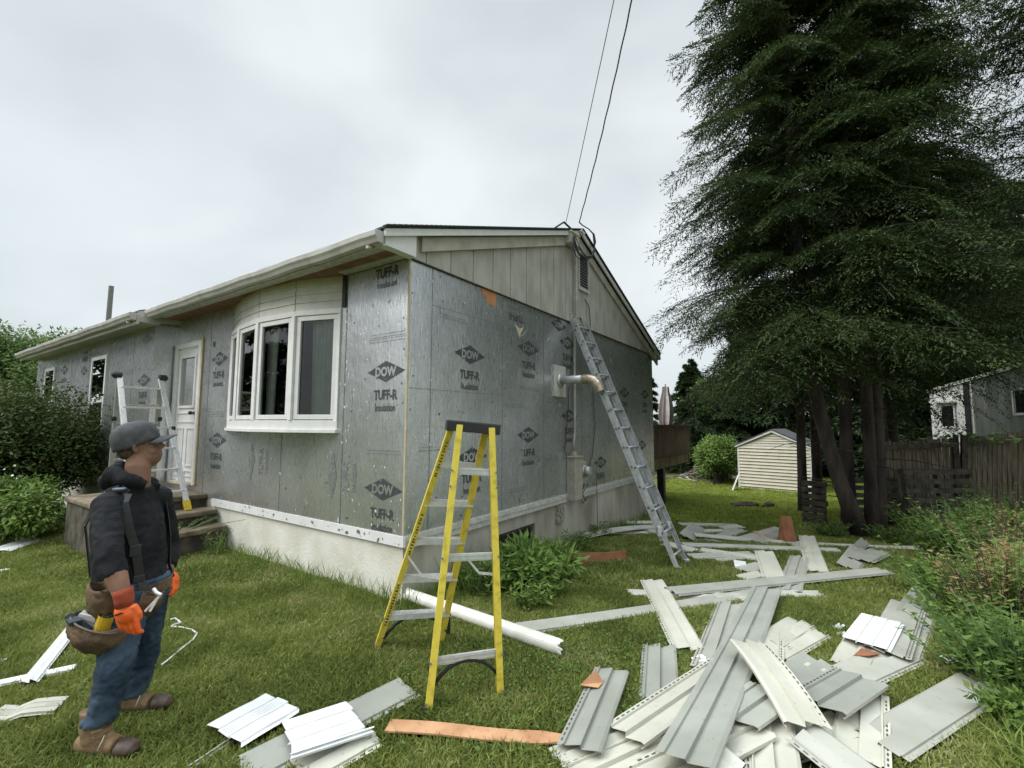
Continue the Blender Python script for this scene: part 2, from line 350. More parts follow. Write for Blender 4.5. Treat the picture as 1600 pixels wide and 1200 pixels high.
fasteners(mb, f0, 0, 5.5, ZB, ZT, 3, [DOOR, BAY]); flecks(mb, f0, .9, 1.06, 1.2, 3.2, 40, 3, [], .006, .03)
mb.build('front_sheathing', MF, house)
# wing front sheathing and return
f1 = fr_front(-.3); WIN1 = (7.80, 8.56, 1.30, 2.90); WIN2 = (11.4, 12.12, 1.95, 2.90); mb = MB()
wall_cells(mb, f1, 5.57, 13.12, ZB, 3.30, [WIN1, WIN2], 0, .05, 6)
mb.poly([(-.3, 5.57, ZB), (0, 5.57, ZB), (0, 5.57, ZT), (-.3, 5.57, ZT)], 0)
logo(mb, f1, 5.90, 2.39); logo(mb, f1, 7.08, 2.13, txt=False); logo(mb, f1, 10.66, 2.86, txt=True); logo(mb, f1, 5.88, 3.08, .42, .16, 0, txt=False, dm=2)
logo(mb, f1, 9.2, 2.75, .45, .2, R(180)); smalltext(mb, f1, 6.6, 2.95, .4, 3); smalltext(mb, f1, 6.6, 2.6, .4, 3); smalltext(mb, f1, 6.4, 1.8, .4, 3)
for a in (6.45, 7.67, 8.89, 10.1, 11.3, 12.5): mb.poly([f1(0, 0, .003, a-.006, ZB), f1(0, 0, .003, a+.006, ZB), f1(0, 0, .003, a+.006, 3.2), f1(0, 0, .003, a-.006, 3.2)], 4)
flecks(mb, f1, 5.6, 13, 1.2, 3.2, 150, 3, [WIN1, WIN2], .004, .02); flecks(mb, f1, 5.6, 13, 1.2, 3.2, 120, 4, [WIN1, WIN2], .006, .02)
mb.build('wing_sheathing', MF, house)
# gable sheathing
g0 = fr_gable(0.); mb = MB(); wall_cells(mb, g0, 0, L, ZB, ZT+.01, [], 0)
for a, z in ((.97, 2.50), (1.03, 1.32), (2.25, 2.75), (2.24, 1.55), (3.47, 1.83), (5.92, 2.35), (7.2, 2.38)): logo(mb, g0, a, z, .56)
logo(mb, g0, 3.13, 3.24, .5, .2, txt=False); logo(mb, g0, 3.42, 3.0, .56); logo(mb, g0, 4.68, 1.02, .56, .22, ins=False); logo(mb, g0, 6.95, 1.25, .56, txt=False); logo(mb, g0, 4.75, 2.95, .5, txt=False, dm=2); logo(mb, g0, 6.9, 3.1, .5, txt=False, dm=2)
put_text(mb, 'TUFF-R', g0, 1.92, 3.12, .34, .09, 1, .003, .035, R(180)); put_text(mb, 'Insulation', g0, 1.90, 3.23, .3, .06, 2, .003, 0, R(180))
mb.poly([g0(-.12, .05, .004, 2.0, 2.99), g0(0, -.12, .004, 2.0, 2.99), g0(.12, .05, .004, 2.0, 2.99), g0(.02, 0, .004, 2.0, 2.99)], 5)
mb.poly([g0(-.17, .08, .004, 1.32, 3.28), g0(-.15, 0, .004, 1.32, 3.28), g0(-.06, -.02, .004, 1.32, 3.28), g0(-.05, -.09, .004, 1.32, 3.28), g0(.13, -.12, .004, 1.32, 3.28), g0(.15, .08, .004, 1.32, 3.28)], 7)
for a, z in ((.65, 2.88), (1.45, 2.93), (.4, 1.45), (1.9, 1.95), (2.3, 2.2), (2.0, .85), (2.7, 1.2), (4.0, 1.5), (5.0, 2.2), (6.4, 1.6), (3.2, 2.6), (5.5, 2.8)): smalltext(mb, g0, a, z, .45, 2)
for a in (.33, 1.62, 2.66, 3.9, 5.1, 6.3, 7.5): mb.poly([g0(0, 0, .003, a-.004, ZB), g0(0, 0, .003, a+.004, ZB), g0(0, 0, .003, a+.004, ZT), g0(0, 0, .003, a-.004, ZT)], 2)
for a0, a1, z0 in ((0, 1.62, 2.05), (.33, 2.66, 2.95)): mb.poly([g0(0, 0, .003, a0, z0), g0(0, 0, .003, a1, z0+.01), g0(0, 0, .003, a1, z0+.016), g0(0, 0, .003, a0, z0+.006)], 2)
flecks(mb, g0, .03, L-.05, ZB+.03, ZT-.03, 260, 3, (), .005, .020); fasteners(mb, g0, 0, L, ZB, ZT, 3); flecks(mb, g0, .03, .5, ZB+.03, ZT-.03, 80, 3, (), .005, .020); flecks(mb, g0, .03, L-.05, ZB+.03, ZT-.03, 60, 4)
for k in range(26):   # scratches
    a, z = random.uniform(.05, 3.4), random.uniform(.8, 3.1); l = random.uniform(.08, .35); an = random.choice((R(60), R(35), R(80))); dx, dy = l*math.cos(an), l*math.sin(an)
    mb.poly([g0(0, 0, .0032, a, z), g0(.004, 0, .0032, a, z), g0(dx*.6+.006, dy*.45, .0032, a, z), g0(dx, dy, .0032, a, z), g0(dx*.6, dy*.5, .0032, a, z)], 3)
orangefoam = mat('orange_backing', (.50, .22, .10), .8)
mb.build('gable_sheathing', MF+[orangefoam], house)
mb = MB(); mb.rng((-.006, -.006, ZB+.01), (.014, .012, ZT), 0); mb.build('corner_foam_edge', tan, house)
# far side and back walls
mb = MB(); mb.rng((7.74, .02, ZB), (7.77, 13.1, ZT)); mb.rng((.02, 13.09, ZB), (7.74, 13.12, ZT)); mb.build('rear_walls', foil, house)
# foundation
mb = MB(); f2 = fr_front(.02); wall_cells(mb, f2, .02, 5.6, -1.2, ZB-.0, [], 0); mb.rng((-.28, 5.6, -1.2), (.3, 13.1, ZB), 0)
mb.build('front_foundation', stucco, house)
mb = MB(); g2 = fr_gable(.025); BW = (1.60, 2.46, -.02, .33); wall_cells(mb, g2, .02, 7.76, -1.5, ZB, [BW], 0, .18, 0); mb.rng((7.70, .03, -1.6), (7.75, 13.0, ZB), 0)
mb.build('gable_foundation', stucco2, house)
bw = MB(); bw.rng((1.60, .09, -.02), (2.46, .11, .33), 0); o = bw.build('basement_window', black, house)
bw = MB(); bw.rng((1.60, .06, .28), (2.46, .09, .33)); bw.rng((1.60, .06, -.02), (1.65, .09, .28)); bw.rng((2.41, .06, -.02), (2.46, .09, .28)); bw.rng((2.0, .06, -.02), (2.03, .09, .28)); bw.build('frame', concdark, o)
# starter strips
mb = MB(); mb.rng((-.012, -.012, .52), (.02, 3.93, ZB)); flecks(mb, fr_front(-.012), .02, 3.9, .535, .61, 40, 1); mb.build('front_starter_strip', [whitetrim, seam], house)
mb = MB(); mb.rng((.02, -.022, .565), (L, .02, ZB)); mb.rng((.02, -.012, .50), (L, .02, .565)); mb.build('gable_starter_strip', dirtytrim, house)
# gable panels above
RU, RZ, EF, EZ, BU, BZ = 3.72, 4.97, -.45, 3.50, 8.02, 3.38
def roofz(u): return EZ+(u-EF)*(RZ-EZ)/(RU-EF) if u < RU else RZ+(u-RU)*(BZ-RZ)/(BU-RU)
def roofzv(u): return roofz(u)
mb = MB(); us = [-.0, .20, .58, .97, 1.36, 1.75, 2.14, 2.53, 2.92, 3.31, 3.70, 4.09, 4.48, 4.87, 5.26, 5.65, 6.04, 6.43, 6.82, 7.21, 7.60, 7.78]
for a, b in zip(us[:-1], us[1:]):
    a2, b2 = a+.006, b-.006; P = [(a2, ZT-.02), (b2, ZT-.02), (b2, roofz(b2)-.03)] + ([(RU, RZ-.03)] if a2 < RU < b2 else []) + [(a2, roofz(a2)-.03)]
    k = len(P); mb.add([(x, -.030, z) for x, z in P]+[(x, -.012, z) for x, z in P], [tuple(range(k)), *[(i, (i+1) % k, (i+1) % k+k, i+k) for i in range(k)]], 0)
P = [(0, ZT), (7.78, ZT), (7.78, roofz(7.78)-.05), (RU, RZ-.05), (0, roofz(0)-.05)]; mb.poly([(x, -.012, z) for x, z in P], 1)
mb.rng((0, -.032, ZT-.022), (L, 0, ZT-.012), 1)  # dark strip painting the shadow line under the overhanging panels
mb.build('gable_panelling', [t111, groove_and_shadow], house)
# gable vent
mb = MB(); a0, a1, z0, z1 = 3.78, 4.12, 4.02, 4.62
for p, q in (((a0-.03, z0-.05), (a1+.03, z0)), ((a0-.03, z1), (a1+.03, z1+.02)), ((a0-.03, z0), (a0, z1)), ((a1, z0), (a1+.03, z1))): mb.rng((p[0], -.06, p[1]), (q[0], -.031, q[1]), 0)
gv = mb.build('gable_vent', dirtytrim, house)
mb = MB(); mb.rng((a0, -.035, z0), (a1, -.031, z1), 0); mb.build('opening', black, gv); mb = MB()
for k in range(13):
    z = z0+.02+k*(z1-z0-.03)/12; mb.box(((a0+a1)/2, -.045, z), (a1-a0, .03, .008), np.array(Matrix.Rotation(R(40), 3, 'X')), 0)
mb.build('louvres', mat('grey_louvre', (.42, .45, .48), .5), gv)
# roof
mb = MB(); v0, v1, v2 = -.14, 5.38, 13.35
def slab(mb, ua, za, ub, zb, va, vb, t, m=0):
    mb.add([(ua, va, za), (ub, va, zb), (ub, vb, zb), (ua, vb, za), (ua, va, za-t), (ub, va, zb-t), (ub, vb, zb-t), (ua, vb, za-t)], [(0, 1, 2, 3), (7, 6, 5, 4), (0, 4, 5, 1), (1, 5, 6, 2), (2, 6, 7, 3), (3, 7, 4, 0)], m)
slab(mb, EF, EZ, RU, RZ, v0, v1, .02); sl_ = (RZ-EZ)/(RU-EF); slab(mb, EF-.14, EZ-.14*sl_-.01, RU, RZ, v1, v2, .02); slab(mb, RU, RZ, BU, BZ, v0, v2, .02)
for k in range(60):      # shingle courses showing along the rake edge
    t = (k+.5)/60; u = EF+.02+t*(RU-EF-.03); mb.box((u, v0+.01, roofz(u)+.004), (.075, .07, .012), np.array(Matrix.Rotation(-math.atan(sl_)+.05, 3, 'Y')), 0)
    u = RU+t*(BU-RU-.03); mb.box((u, v0+.01, roofz(u)+.004), (.075, .07, .012), np.array(Matrix.Rotation(math.atan((RZ-BZ)/(BU-RU))-.05, 3, 'Y')), 0)
roof = mb.build('roof', shingle, house)
mb = MB()
for (ua, ub) in ((EF+.02, RU), (RU, BU)):
    za, zb = roofz(ua)-.025, roofz(ub)-.025
    slab(mb, ua, za, ub, zb, -.135, -.11, .07, 0); slab(mb, ua if ua > 0 else .1, (roofz(ua) if ua > 0 else roofz(.1))-.10, ub, zb-.075, -.07, -.031, .15, 1)
mb.build('rake_boards', [whitetrim, mat('beige_board', (.38, .35, .30), .8, col2=(.50, .47, .41), scale=6, detail=9)], house)
mb = MB(); P = [(-.44, 3.345), (-.01, 3.345), (-.01, 3.56), (-.44, 3.44)]; mb.add([(x, -.10, z) for x, z in P]+[(x, .0, z) for x, z in P], [(0, 1, 2, 3), (7, 6, 5, 4), (0, 4, 5, 1), (1, 5, 6, 2), (2, 6, 7, 3), (3, 7, 4, 0)], 0)
mb.build('eave_return', whitetrim, house)
mb = MB(); P = [(7.79, 3.26), (8.0, 3.26), (8.0, 3.35), (7.79, 3.44)]; mb.add([(x, -.10, z) for x, z in P]+[(x, 13.1, z) for x, z in P], [(0, 1, 2, 3), (7, 6, 5, 4), (0, 4, 5, 1), (1, 5, 6, 2), (2, 6, 7, 3), (3, 7, 4, 0)], 0); mb.tube([(8.05, -.12, 3.31), (8.05, 13.1, 3.31)], .05, 8)
mb.build('far_eave', dirtytrim, house)
# soffits and fascia
mb = MB(); mb.rng((-.40, .0, 3.376), (-.002, 5.38, 3.392), 0); mb.rng((-.39, .02, 3.368), (-.26, 5.3, 3.375), 1); mb.rng((-.12, .02, 3.360), (-.02, 1.0, 3.3755), 1); mb.rng((-.425, -.10, 3.33), (-.40, 5.38, 3.455), 1)
mb.rng((-.575, 5.38, 3.262), (-.30, 13.3, 3.28), 1); mb.rng((-.60, 5.38, 3.225), (-.575, 13.3, 3.40), 1); mb.poly([(-.6, 5.379, 3.262), (0, 5.379, 3.3), (0, 5.379, 3.62), (-.6, 5.379, 3.42)], 1)
mb.build('soffit', [woodred, dirtytrim], house)
def gutter(name, u, va, vb, z):
    prof = [(0, .11), (0, 0), (-.06, 0), (-.075, .03), (-.095, .055), (-.10, .10), (-.088, .112), (-.09, .10), (-.085, .06), (-.066, .035), (-.055, .008), (-.006, .008), (-.006, .11)]
    mb = MB(); k = len(prof); n = 24
    mb.add([(u+a, va+(vb-va)*i/n, z+b+.006*math.sin(i*1.3)) for i in range(n+1) for a, b in prof], [(i*k+j, i*k+(j+1) % k, (i+1)*k+(j+1) % k, (i+1)*k+j) for i in range(n) for j in range(k)], 0)
    for v_ in (va, vb): mb.add([(u+a, v_, z+b) for a, b in prof[:7]], [tuple(range(7))], 0)
    mb.tube([(u-.03, va+(vb-va)*.03, z), (u-.03, va+(vb-va)*.03, z-.03)], .03, 10)
    return mb.build(name, gtr, house)
gutter('gutter', -.43, -.11, 5.34, 3.345); gutter('gutter', -.605, 5.40, 13.3, 3.285)
# bow window
Bp = [(0, 3.62), (-.16, 3.08), (-.25, 2.42), (-.20, 1.70), (-.005, 1.08)]
def off_poly(pts, d):
    r_ = [];
    for i, p in enumerate(pts):
        a = np.array(pts[max(0, i-1)]); b = np.array(pts[min(len(pts)-1, i+1)]); t = (b-a)/np.linalg.norm(b-a); nn = np.array([t[1], -t[0]]) if t[1] < 0 else np.array([-t[1], t[0]])
        nn = nn if nn[0] < 0 else -nn; r_.append(tuple(np.array(p)+nn*d))
    return r_
def prism(mb, pts, z0, z1, m=0):
    k = len(pts); mb.add([(a, b, z0) for a, b in pts]+[(a, b, z1) for a, b in pts], [tuple(range(k))[::-1], tuple(range(k, 2*k)), *[(i, (i+1) % k, (i+1) % k+k, i+k) for i in range(k)]], m)
mb = MB()
e = [(.08, 3.62)]; t = [(.08, 1.08)]
prism(mb, [(.06, 3.66)]+[(a, b) for a, b in off_poly(Bp, .035)]+[(.06, 1.04)], 1.59, 1.63); prism(mb, [(.06, 3.63)]+off_poly(Bp, .01)+[(.06, 1.07)], 1.63, 1.73); prism(mb, [(.06, 3.63)]+off_poly(Bp, .012)+[(.06, 1.07)], 2.94, 3.0)
for i, p in enumerate(Bp):
    w_ = .055; mb.box((p[0]+.02, p[1]+(-.03 if i == 0 else .03 if i == 4 else 0), 2.335), (.07, w_+.01, 1.21))
bay = mb.build('bow_window', whitetrim, house, bevel=.004)
for i in range(4):
    a = np.array(Bp[i]); b = np.array(Bp[i+1]); d = (b-a)/np.linalg.norm(b-a); n_ = np.array([d[1], -d[0]]); n_ = n_ if n_[0] < 0 else -n_
    a2, b2 = a+d*.045-n_*.02, b-d*.045-n_*.02; mb = MB(); z0, z1 = 1.74, 2.935; t_ = .055
    def P3(q, z): return (q[0], q[1], z)
    mb.bar(P3(a2, z0+t_/2), P3(b2, z0+t_/2), .04, t_); mb.bar(P3(a2, z1-t_/2), P3(b2, z1-t_/2), .04, t_)
    mb.bar(P3(a2+d*t_/2, z0+t_), P3(a2+d*t_/2, z1-t_), t_, .04, up=(n_[0], n_[1], 0)); mb.bar(P3(b2-d*t_/2, z0+t_), P3(b2-d*t_/2, z1-t_), t_, .04, up=(n_[0], n_[1], 0))
    mb.build('sash', whitetrim, bay, bevel=.004)
    mb = MB(); g_ = MB(); q0, q1 = a2+d*t_-n_*.004, b2-d*t_-n_*.004
    g_.poly([P3(q0, z0+t_), P3(q1, z0+t_), P3(q1, z1-t_), P3(q0, z1-t_)]); g_.build('pane', glass, bay)
def curtain_mesh(name, c, wd, z0, z1, m, ang, amp=.02, par=None):
    mb = MB(); n = 26; d = np.array([math.cos(ang), math.sin(ang)]); nn = np.array([-d[1], d[0]])
    for i in range(n+1):
        s = (i/n-.5)*wd; o = amp*math.sin(i*1.25)+random.uniform(-.004, .004); q = np.array(c)+d*s+nn*o; q2 = np.array(c)+d*s*.75+nn*o*1.3
        mb.v += [(q[0], q[1], z1), (q2[0], q2[1], z0)]
    mb.f = [(2*i, 2*i+1, 2*i+3, 2*i+2) for i in range(n)]; mb.m = [0]*n
    return mb.build(name, m, par, True)
curtain_mesh('curtain', (.02, 1.42), .34, 1.70, 2.93, curtain2, R(100), par=bay); curtain_mesh('curtain', (-.08, 1.78), .22, 1.7, 2.93, curtain2, R(95), par=bay)
curtain_mesh('curtain', (-.10, 2.30), .2, 1.7, 2.93, curtain, R(95), par=bay); curtain_mesh('curtain', (.02, 3.35), .24, 1.7, 2.93, curtain, R(75), par=bay)
# header panels above the bow window
mb = MB(); Hp = off_poly(Bp, -.015)
for k in range(4):
    z0 = 3.0+k*.095; z1 = min(z0+.095, 3.385)
    for i in range(4):
        a, b = np.array(Hp[i]), np.array(Hp[i+1]); d = (b-a)/np.linalg.norm(b-a); n_ = np.array([-abs(d[1]), d[0]*np.sign(d[1])*1.0]); n_ = n_/np.linalg.norm(n_); n_ = n_ if n_[0] < 0 else -n_
        g = .004 if i else 0; a3, b3 = a+d*g, b-d*.004
        lo = n_*.012; hi = n_*.002
        mb.poly([(*(a3+lo), z0), (*(b3+lo), z0), (*(b3+hi), z1), (*(a3+hi), z1)]); mb.poly([(*(a3+lo), z0), (*(b3+lo), z0), (*(b3-lo), z0), (*(a3-lo), z0)])
        mb.poly([(*(a3-lo), z0), (*(b3-lo), z0), (*(b3-lo), z1), (*(a3-lo), z1)], 1)
mb.build('bay_header_siding', [mat('header_siding', (.58, .56, .53), .55, var=.06), seam], house)
mb = MB(); mb.rng((-.02, 1.0, 3.0), (.0, 1.06, 3.37)); mb.build('gap_beside_header', black, house)
# room behind the window
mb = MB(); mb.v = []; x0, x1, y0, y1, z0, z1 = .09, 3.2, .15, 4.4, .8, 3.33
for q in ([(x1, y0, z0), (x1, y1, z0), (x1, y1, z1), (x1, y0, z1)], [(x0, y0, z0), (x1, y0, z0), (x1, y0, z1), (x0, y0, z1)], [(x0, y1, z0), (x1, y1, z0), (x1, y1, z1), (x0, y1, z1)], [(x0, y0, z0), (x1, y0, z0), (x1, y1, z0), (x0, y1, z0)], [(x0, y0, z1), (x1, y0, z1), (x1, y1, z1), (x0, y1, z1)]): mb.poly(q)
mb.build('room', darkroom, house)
# door
mb = MB()
mb.rng((-.02, 4.56, .75), (.03, 4.64, 2.98)); mb.rng((-.02, 5.44, .75), (.03, 5.52, 2.98)); mb.rng((-.022, 4.64, 2.90), (.03, 5.44, 2.98)); mb.rng((-.025, 4.50, .76), (.0, 4.555, 3.02), 1); mb.rng((-.04, 4.64, .74), (.06, 5.44, .78), 1)
dr = mb.build('door_frame', [whitetrim, tan], house, bevel=.003)
mb = MB(); y0, y1 = 4.645, 5.435; gl = (4.80, 5.29, 1.97, 2.74)
fd = fr_front(.02); wall_cells(mb, fd, y0, y1, .785, 2.895, [gl], 0, .02, 0)
for (a0, a1, z0, z1) in ((4.72, 4.98, 1.02, 1.62), (5.10, 5.36, 1.02, 1.62), (4.72, 5.36, 1.70, 1.86), (4.72, 4.98, .86, .96), (5.10, 5.36, .86, .96)):
    for q in (((a0, z0), (a1, z0+.02)), ((a0, z1-.02), (a1, z1)), ((a0, z0+.02), (a0+.02, z1-.02)), ((a1-.02, z0+.02), (a1, z1-.02))): mb.rng((.008, q[0][0], q[0][1]), (.0199, q[1][0], q[1][1]))
for q in (((gl[0]-.04, gl[2]-.04), (gl[1]+.04, gl[2])), ((gl[0]-.04, gl[3]), (gl[1]+.04, gl[3]+.04)), ((gl[0]-.04, gl[2]), (gl[0], gl[3])), ((gl[1], gl[2]), (gl[1]+.04, gl[3]))): mb.rng((.0, q[0][0], q[0][1]), (.0199, q[1][0], q[1][1]))
door = mb.build('door', whitetrim, house)
mb = MB(); mb.poly([(.035, gl[0], gl[2]), (.035, gl[1], gl[2]), (.035, gl[1], gl[3]), (.035, gl[0], gl[3])]); mb.build('pane', glass2, door)
mb = MB(); mb.rng((.05, y0, .8), (.06, y1, 2.85)); mb.build('blind', mat('dark_blind', (.05, .05, .05), .8), door)
mb = MB(); mb.ball((-.05, 4.72, 1.85), .03); mb.tube([(.02, 4.72, 1.85), (-.05, 4.72, 1.85)], .012); mb.tube([(.0, 4.72, 1.85), (.018, 4.72, 1.85)], .032, 12); mb.build('handle', black, door, True)
# wing windows
for (a0, a1, z0, z1) in (WIN1, WIN2):
    mb = MB()
    for q in (((a0-.07, z0-.08), (a1+.07, z0)), ((a0-.07, z1), (a1+.07, z1+.07)), ((a0-.07, z0), (a0, z1)), ((a1, z0), (a1+.07, z1))): mb.rng((-.335, q[0][0], q[0][1]), (-.28, q[1][0], q[1][1]))
    zm = (z0+z1)/2 if a0 < 9 else z0+.05; mb.rng((-.334, a0, zm-.03), (-.326, a1, zm+.03))
    wn = mb.build('window', whitetrim, house, bevel=.004)
    mb = MB(); mb.poly([(-.325, a0, z0), (-.325, a1, z0), (-.325, a1, z1), (-.325, a0, z1)]); mb.build('pane', glass2, wn)
    mb = MB(); mb.rng((-.312, a0, z0), (-.302, a1, z1)); mb.build('blind', mat('dim_blind', (.06, .075, .065), .9), wn)
# meter, conduit, exhaust
mb = MB(); mb.rng((3.36, -.15, .52), (3.62, -.002, 1.18)); mb.rng((3.34, -.17, 1.18), (3.64, 0, 1.20)); mb.rng((3.621, -.12, .74), (3.84, -.002, 1.10)); mb.tube([(3.49, -.07, 1.2), (3.49, -.07, 1.27)], .045, 12)
mx = mb.build('meter_box', meterbeige, house, bevel=.006)
mb = MB(); mb.tube([(3.735, -.12, .95), (3.735, -.15, .95)], .095, 20); mb.tube([(3.735, -.15, .95), (3.735, -.22, .95), (3.735, -.235, .95)], [.08, .075, .05], 20); mb.build('meter_dial', galv, mx, True)
mb = MB(); mb.tube([(3.49, -.07, 1.27), (3.50, -.06, 1.45), (3.56, -.05, 1.6), (3.57, -.05, 3.3), (3.57, -.09, 3.42), (3.57, -.09, 4.72)], .021, 10); mb.build('conduit', mat('conduit_grey', (.36, .35, .32), .6, var=.2, scale=12), house, True)
mb = MB()
mb.tube([(3.34, -.02, 1.2), (3.27, -.02, 1.3), (3.33, -.02, 1.6), (3.40, -.02, 1.95), (3.42, -.02, 2.3)], .008, 6); mb.tube([(4.33, -.02, 2.3), (4.42, -.02, 1.7), (4.28, -.02, 1.15), (4.0, -.03, .8), (3.8, -.05, .60), (3.86, -.06, .5), (3.95, -.05, .44)], .008, 6)
mb.tube([(4.45, -.02, .9), (4.46, -.02, .4), (4.47, -.02, -.2)], .006, 6); mb.tube([(3.72, -.2, .75), (3.71, -.08, .55), (3.8, -.06, .42), (4.0, -.06, .5)], .006, 6)
mb.tube([(4.0, -.04, 3.85), (4.15, -.05, 3.75), (4.2, -.05, 3.5), (4.15, -.05, 3.2)], .006, 6)
mb.build('loose_wires', cable, house, True)
mb = MB(); mb.rng((2.93, -.025, 2.12), (3.31, 0, 2.60)); ex = mb.build('exhaust_plate', dirtytrim, house)
mb = MB(); mb.tube([(3.12, -.02, 2.37), (3.12, -.46, 2.37)], .065, 18); mb.tube([(3.12, -.02, 2.37), (3.12, -.05, 2.37)], .10, 18); mb.build('pipe', galv, ex, True)
mb = MB(); mb.tube([(3.12, -.40, 2.37), (3.12, -.50, 2.37), (3.13, -.58, 2.34), (3.14, -.64, 2.27), (3.15, -.68, 2.18)], [.07, .072, .075, .072, .07], 18, cap=False); mb.build('elbow', brass, ex, True)
mb = MB(); mb.rng((3.04, -.01, .22), (3.26, .03, .49)); mb.build('patched_hole', mat('patch', (.13, .10, .07), .95, col2=(.4, .37, .3), scale=25, bump=.8), house)
# service head near the peak
mb = MB(); mb.rng((3.22, -.18, 4.58), (3.50, -.06, 4.74)); mb.rng((3.20, -.20, 4.74), (3.52, -.05, 4.765)); mb.tube([(3.57, -.09, 4.7), (3.57, -.10, 4.86), (3.62, -.17, 4.90), (3.66, -.2, 4.84)], .03, 10); sh = mb.build('service_box', dirtytrim, house, bevel=.004)
mb = MB()
def HL_(x, y, v=-.22):            # a point in the gable's own frame at v, from its photo position
    r = ray(x, y); t = (v-(np.array([0, 0, CAMZ])-HO)@V)/(r@V); P = np.array([0, 0, CAMZ])+t*r-HO; return (P@U, v, P[2])
for k, (dx, dy) in enumerate(((0, 0), (3, 4), (-2, 7), (5, -3))):
    mb.tube([HL_(896+dx*.3, 368+dy*.3), HL_(898+dx, 382+dy), HL_(903+dx, 395+dy), HL_(913+dx*.5, 402+dy*.6), HL_(924+dx*.3, 401+dy*.3), HL_(928+dx*.4, 392), HL_(930-dx*.5, 378), HL_(928-dx*.3, 366), HL_(920, 358), HL_(910, 352), HL_(905, 347)], .010 if k < 2 else .007, 6)
mb.build('drip_loop', cable, sh, True)
mb = MB(); mb.bar(HL_(864, 358, -.1), HL_(881, 347, -.1), .022, .022); mb.bar(HL_(881, 347, -.1), HL_(894, 359, -.1), .022, .022); mb.build('roof_bracket', cable, house)
WIRE_A, WIRE_B = HL_(884, 349, -.1), HL_(905, 347)
# steps
steps = tag(empty('steps', HO, AH), 'worn concrete steps and landing with moss at the white half-glass door', 'steps')
def step(v0, v1, z1, u0, z0=-.1, nos=.03):
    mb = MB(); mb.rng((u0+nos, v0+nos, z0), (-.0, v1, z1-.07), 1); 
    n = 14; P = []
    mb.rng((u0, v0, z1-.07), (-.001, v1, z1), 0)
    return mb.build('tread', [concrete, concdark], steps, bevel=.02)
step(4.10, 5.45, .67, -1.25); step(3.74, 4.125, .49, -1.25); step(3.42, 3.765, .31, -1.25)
# ================================================================ GROUND
def gmat():
    m = bpy.data.materials.new('lawn_soil'); m.use_nodes = True; t = m.node_tree; b = t.nodes['Principled BSDF']; b.inputs['Roughness'].default_value = .95; b.inputs['Specular IOR Level'].default_value = .1
    tc = N(t, 'ShaderNodeTexCoord'); a = N(t, 'ShaderNodeTexNoise'); a.inputs['Scale'].default_value = .55; a.inputs['Detail'].default_value = 6
    c = N(t, 'ShaderNodeTexNoise'); c.inputs['Scale'].default_value = 30; c.inputs['Detail'].default_value = 6
    for n in (a, c): t.links.new(tc.outputs['Object'], n.inputs[0])
    r = N(t, 'ShaderNodeValToRGB'); r.color_ramp.elements[0].color = (.055, .060, .022, 1); r.color_ramp.elements[1].color = (.14, .17, .05, 1); r.color_ramp.elements[0].position = .35; r.color_ramp.elements[1].position = .65
    r2 = N(t, 'ShaderNodeValToRGB'); r2.color_ramp.elements[0].color = (.35, .33, .3, 1); r2.color_ramp.elements[1].color = (1.2, 1.2, 1.1, 1); r2.color_ramp.elements[0].position = .35; r2.color_ramp.elements[1].position = .6
    mx = N(t, 'ShaderNodeMix', data_type='RGBA', blend_type='MULTIPLY'); mx.inputs[0].default_value = 1
    t.links.new(a.outputs[0], r.inputs[0]); t.links.new(c.outputs[0], r2.inputs[0]); t.links.new(r.outputs[0], mx.inputs[6]); t.links.new(r2.outputs[0], mx.inputs[7]); t.links.new(mx.outputs[2], b.inputs['Base Color'])
    bp = N(t, 'ShaderNodeBump'); bp.inputs['Strength'].default_value = .8; bp.inputs['Distance'].default_value = .03; t.links.new(c.outputs[0], bp.inputs['Height']); t.links.new(bp.outputs[0], b.inputs['Normal'])
    return m
def axis(lo, hi, near, step):
    a = list(np.arange(-near, near+step, step)); x = near+step; s = step
    while x < hi: s *= 1.35; x += s; a.append(x); a.insert(0, -x)
    return np.array(a)
ax = axis(0, 900, 20, .5); X, Y = np.meshgrid(ax, ax); Z = gz(X, Y)
nx = len(ax); vs = np.stack([X, Y, Z], -1).reshape(-1, 3)
me = bpy.data.meshes.new('ground'); me.from_pydata(vs.tolist(), [], [(j*nx+i, j*nx+i+1, (j+1)*nx+i+1, (j+1)*nx+i) for j in range(nx-1) for i in range(nx-1)])
me.materials.append(gmat()); me.polygons.foreach_set('use_smooth', [True]*len(me.polygons)); gobj = bpy.data.objects.new('ground', me); COL.objects.link(gobj); gobj['kind'] = 'structure'
# grass blades
def noise2(x, y, s, seed=0):
    r_ = np.random.default_rng(seed); o = np.zeros_like(x)
    for k in range(7):
        a = r_.uniform(0, 6.28); f = s*r_.uniform(.6, 1.8); o += np.sin((x*math.cos(a)+y*math.sin(a))*f+r_.uniform(0, 6.28))
    return o/7
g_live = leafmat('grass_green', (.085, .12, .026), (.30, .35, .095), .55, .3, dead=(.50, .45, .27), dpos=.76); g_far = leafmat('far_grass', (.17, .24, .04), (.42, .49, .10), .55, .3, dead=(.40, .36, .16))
g_tall = leafmat('tall_grass', (.08, .14, .025), (.27, .36, .09), .5, .3, dead=(.36, .30, .13))
FOOT = []
def covered(X_, Y_):
    c = np.zeros(len(X_), bool)
    for p, d, l, hw_ in FOOT:
        a = X_-p[0]; b = Y_-p[1]; s = a*d[0]+b*d[1]; t = np.abs(a*d[1]-b*d[0]); c |= (s > .02) & (s < l-.02) & (t < hw_)
    return c
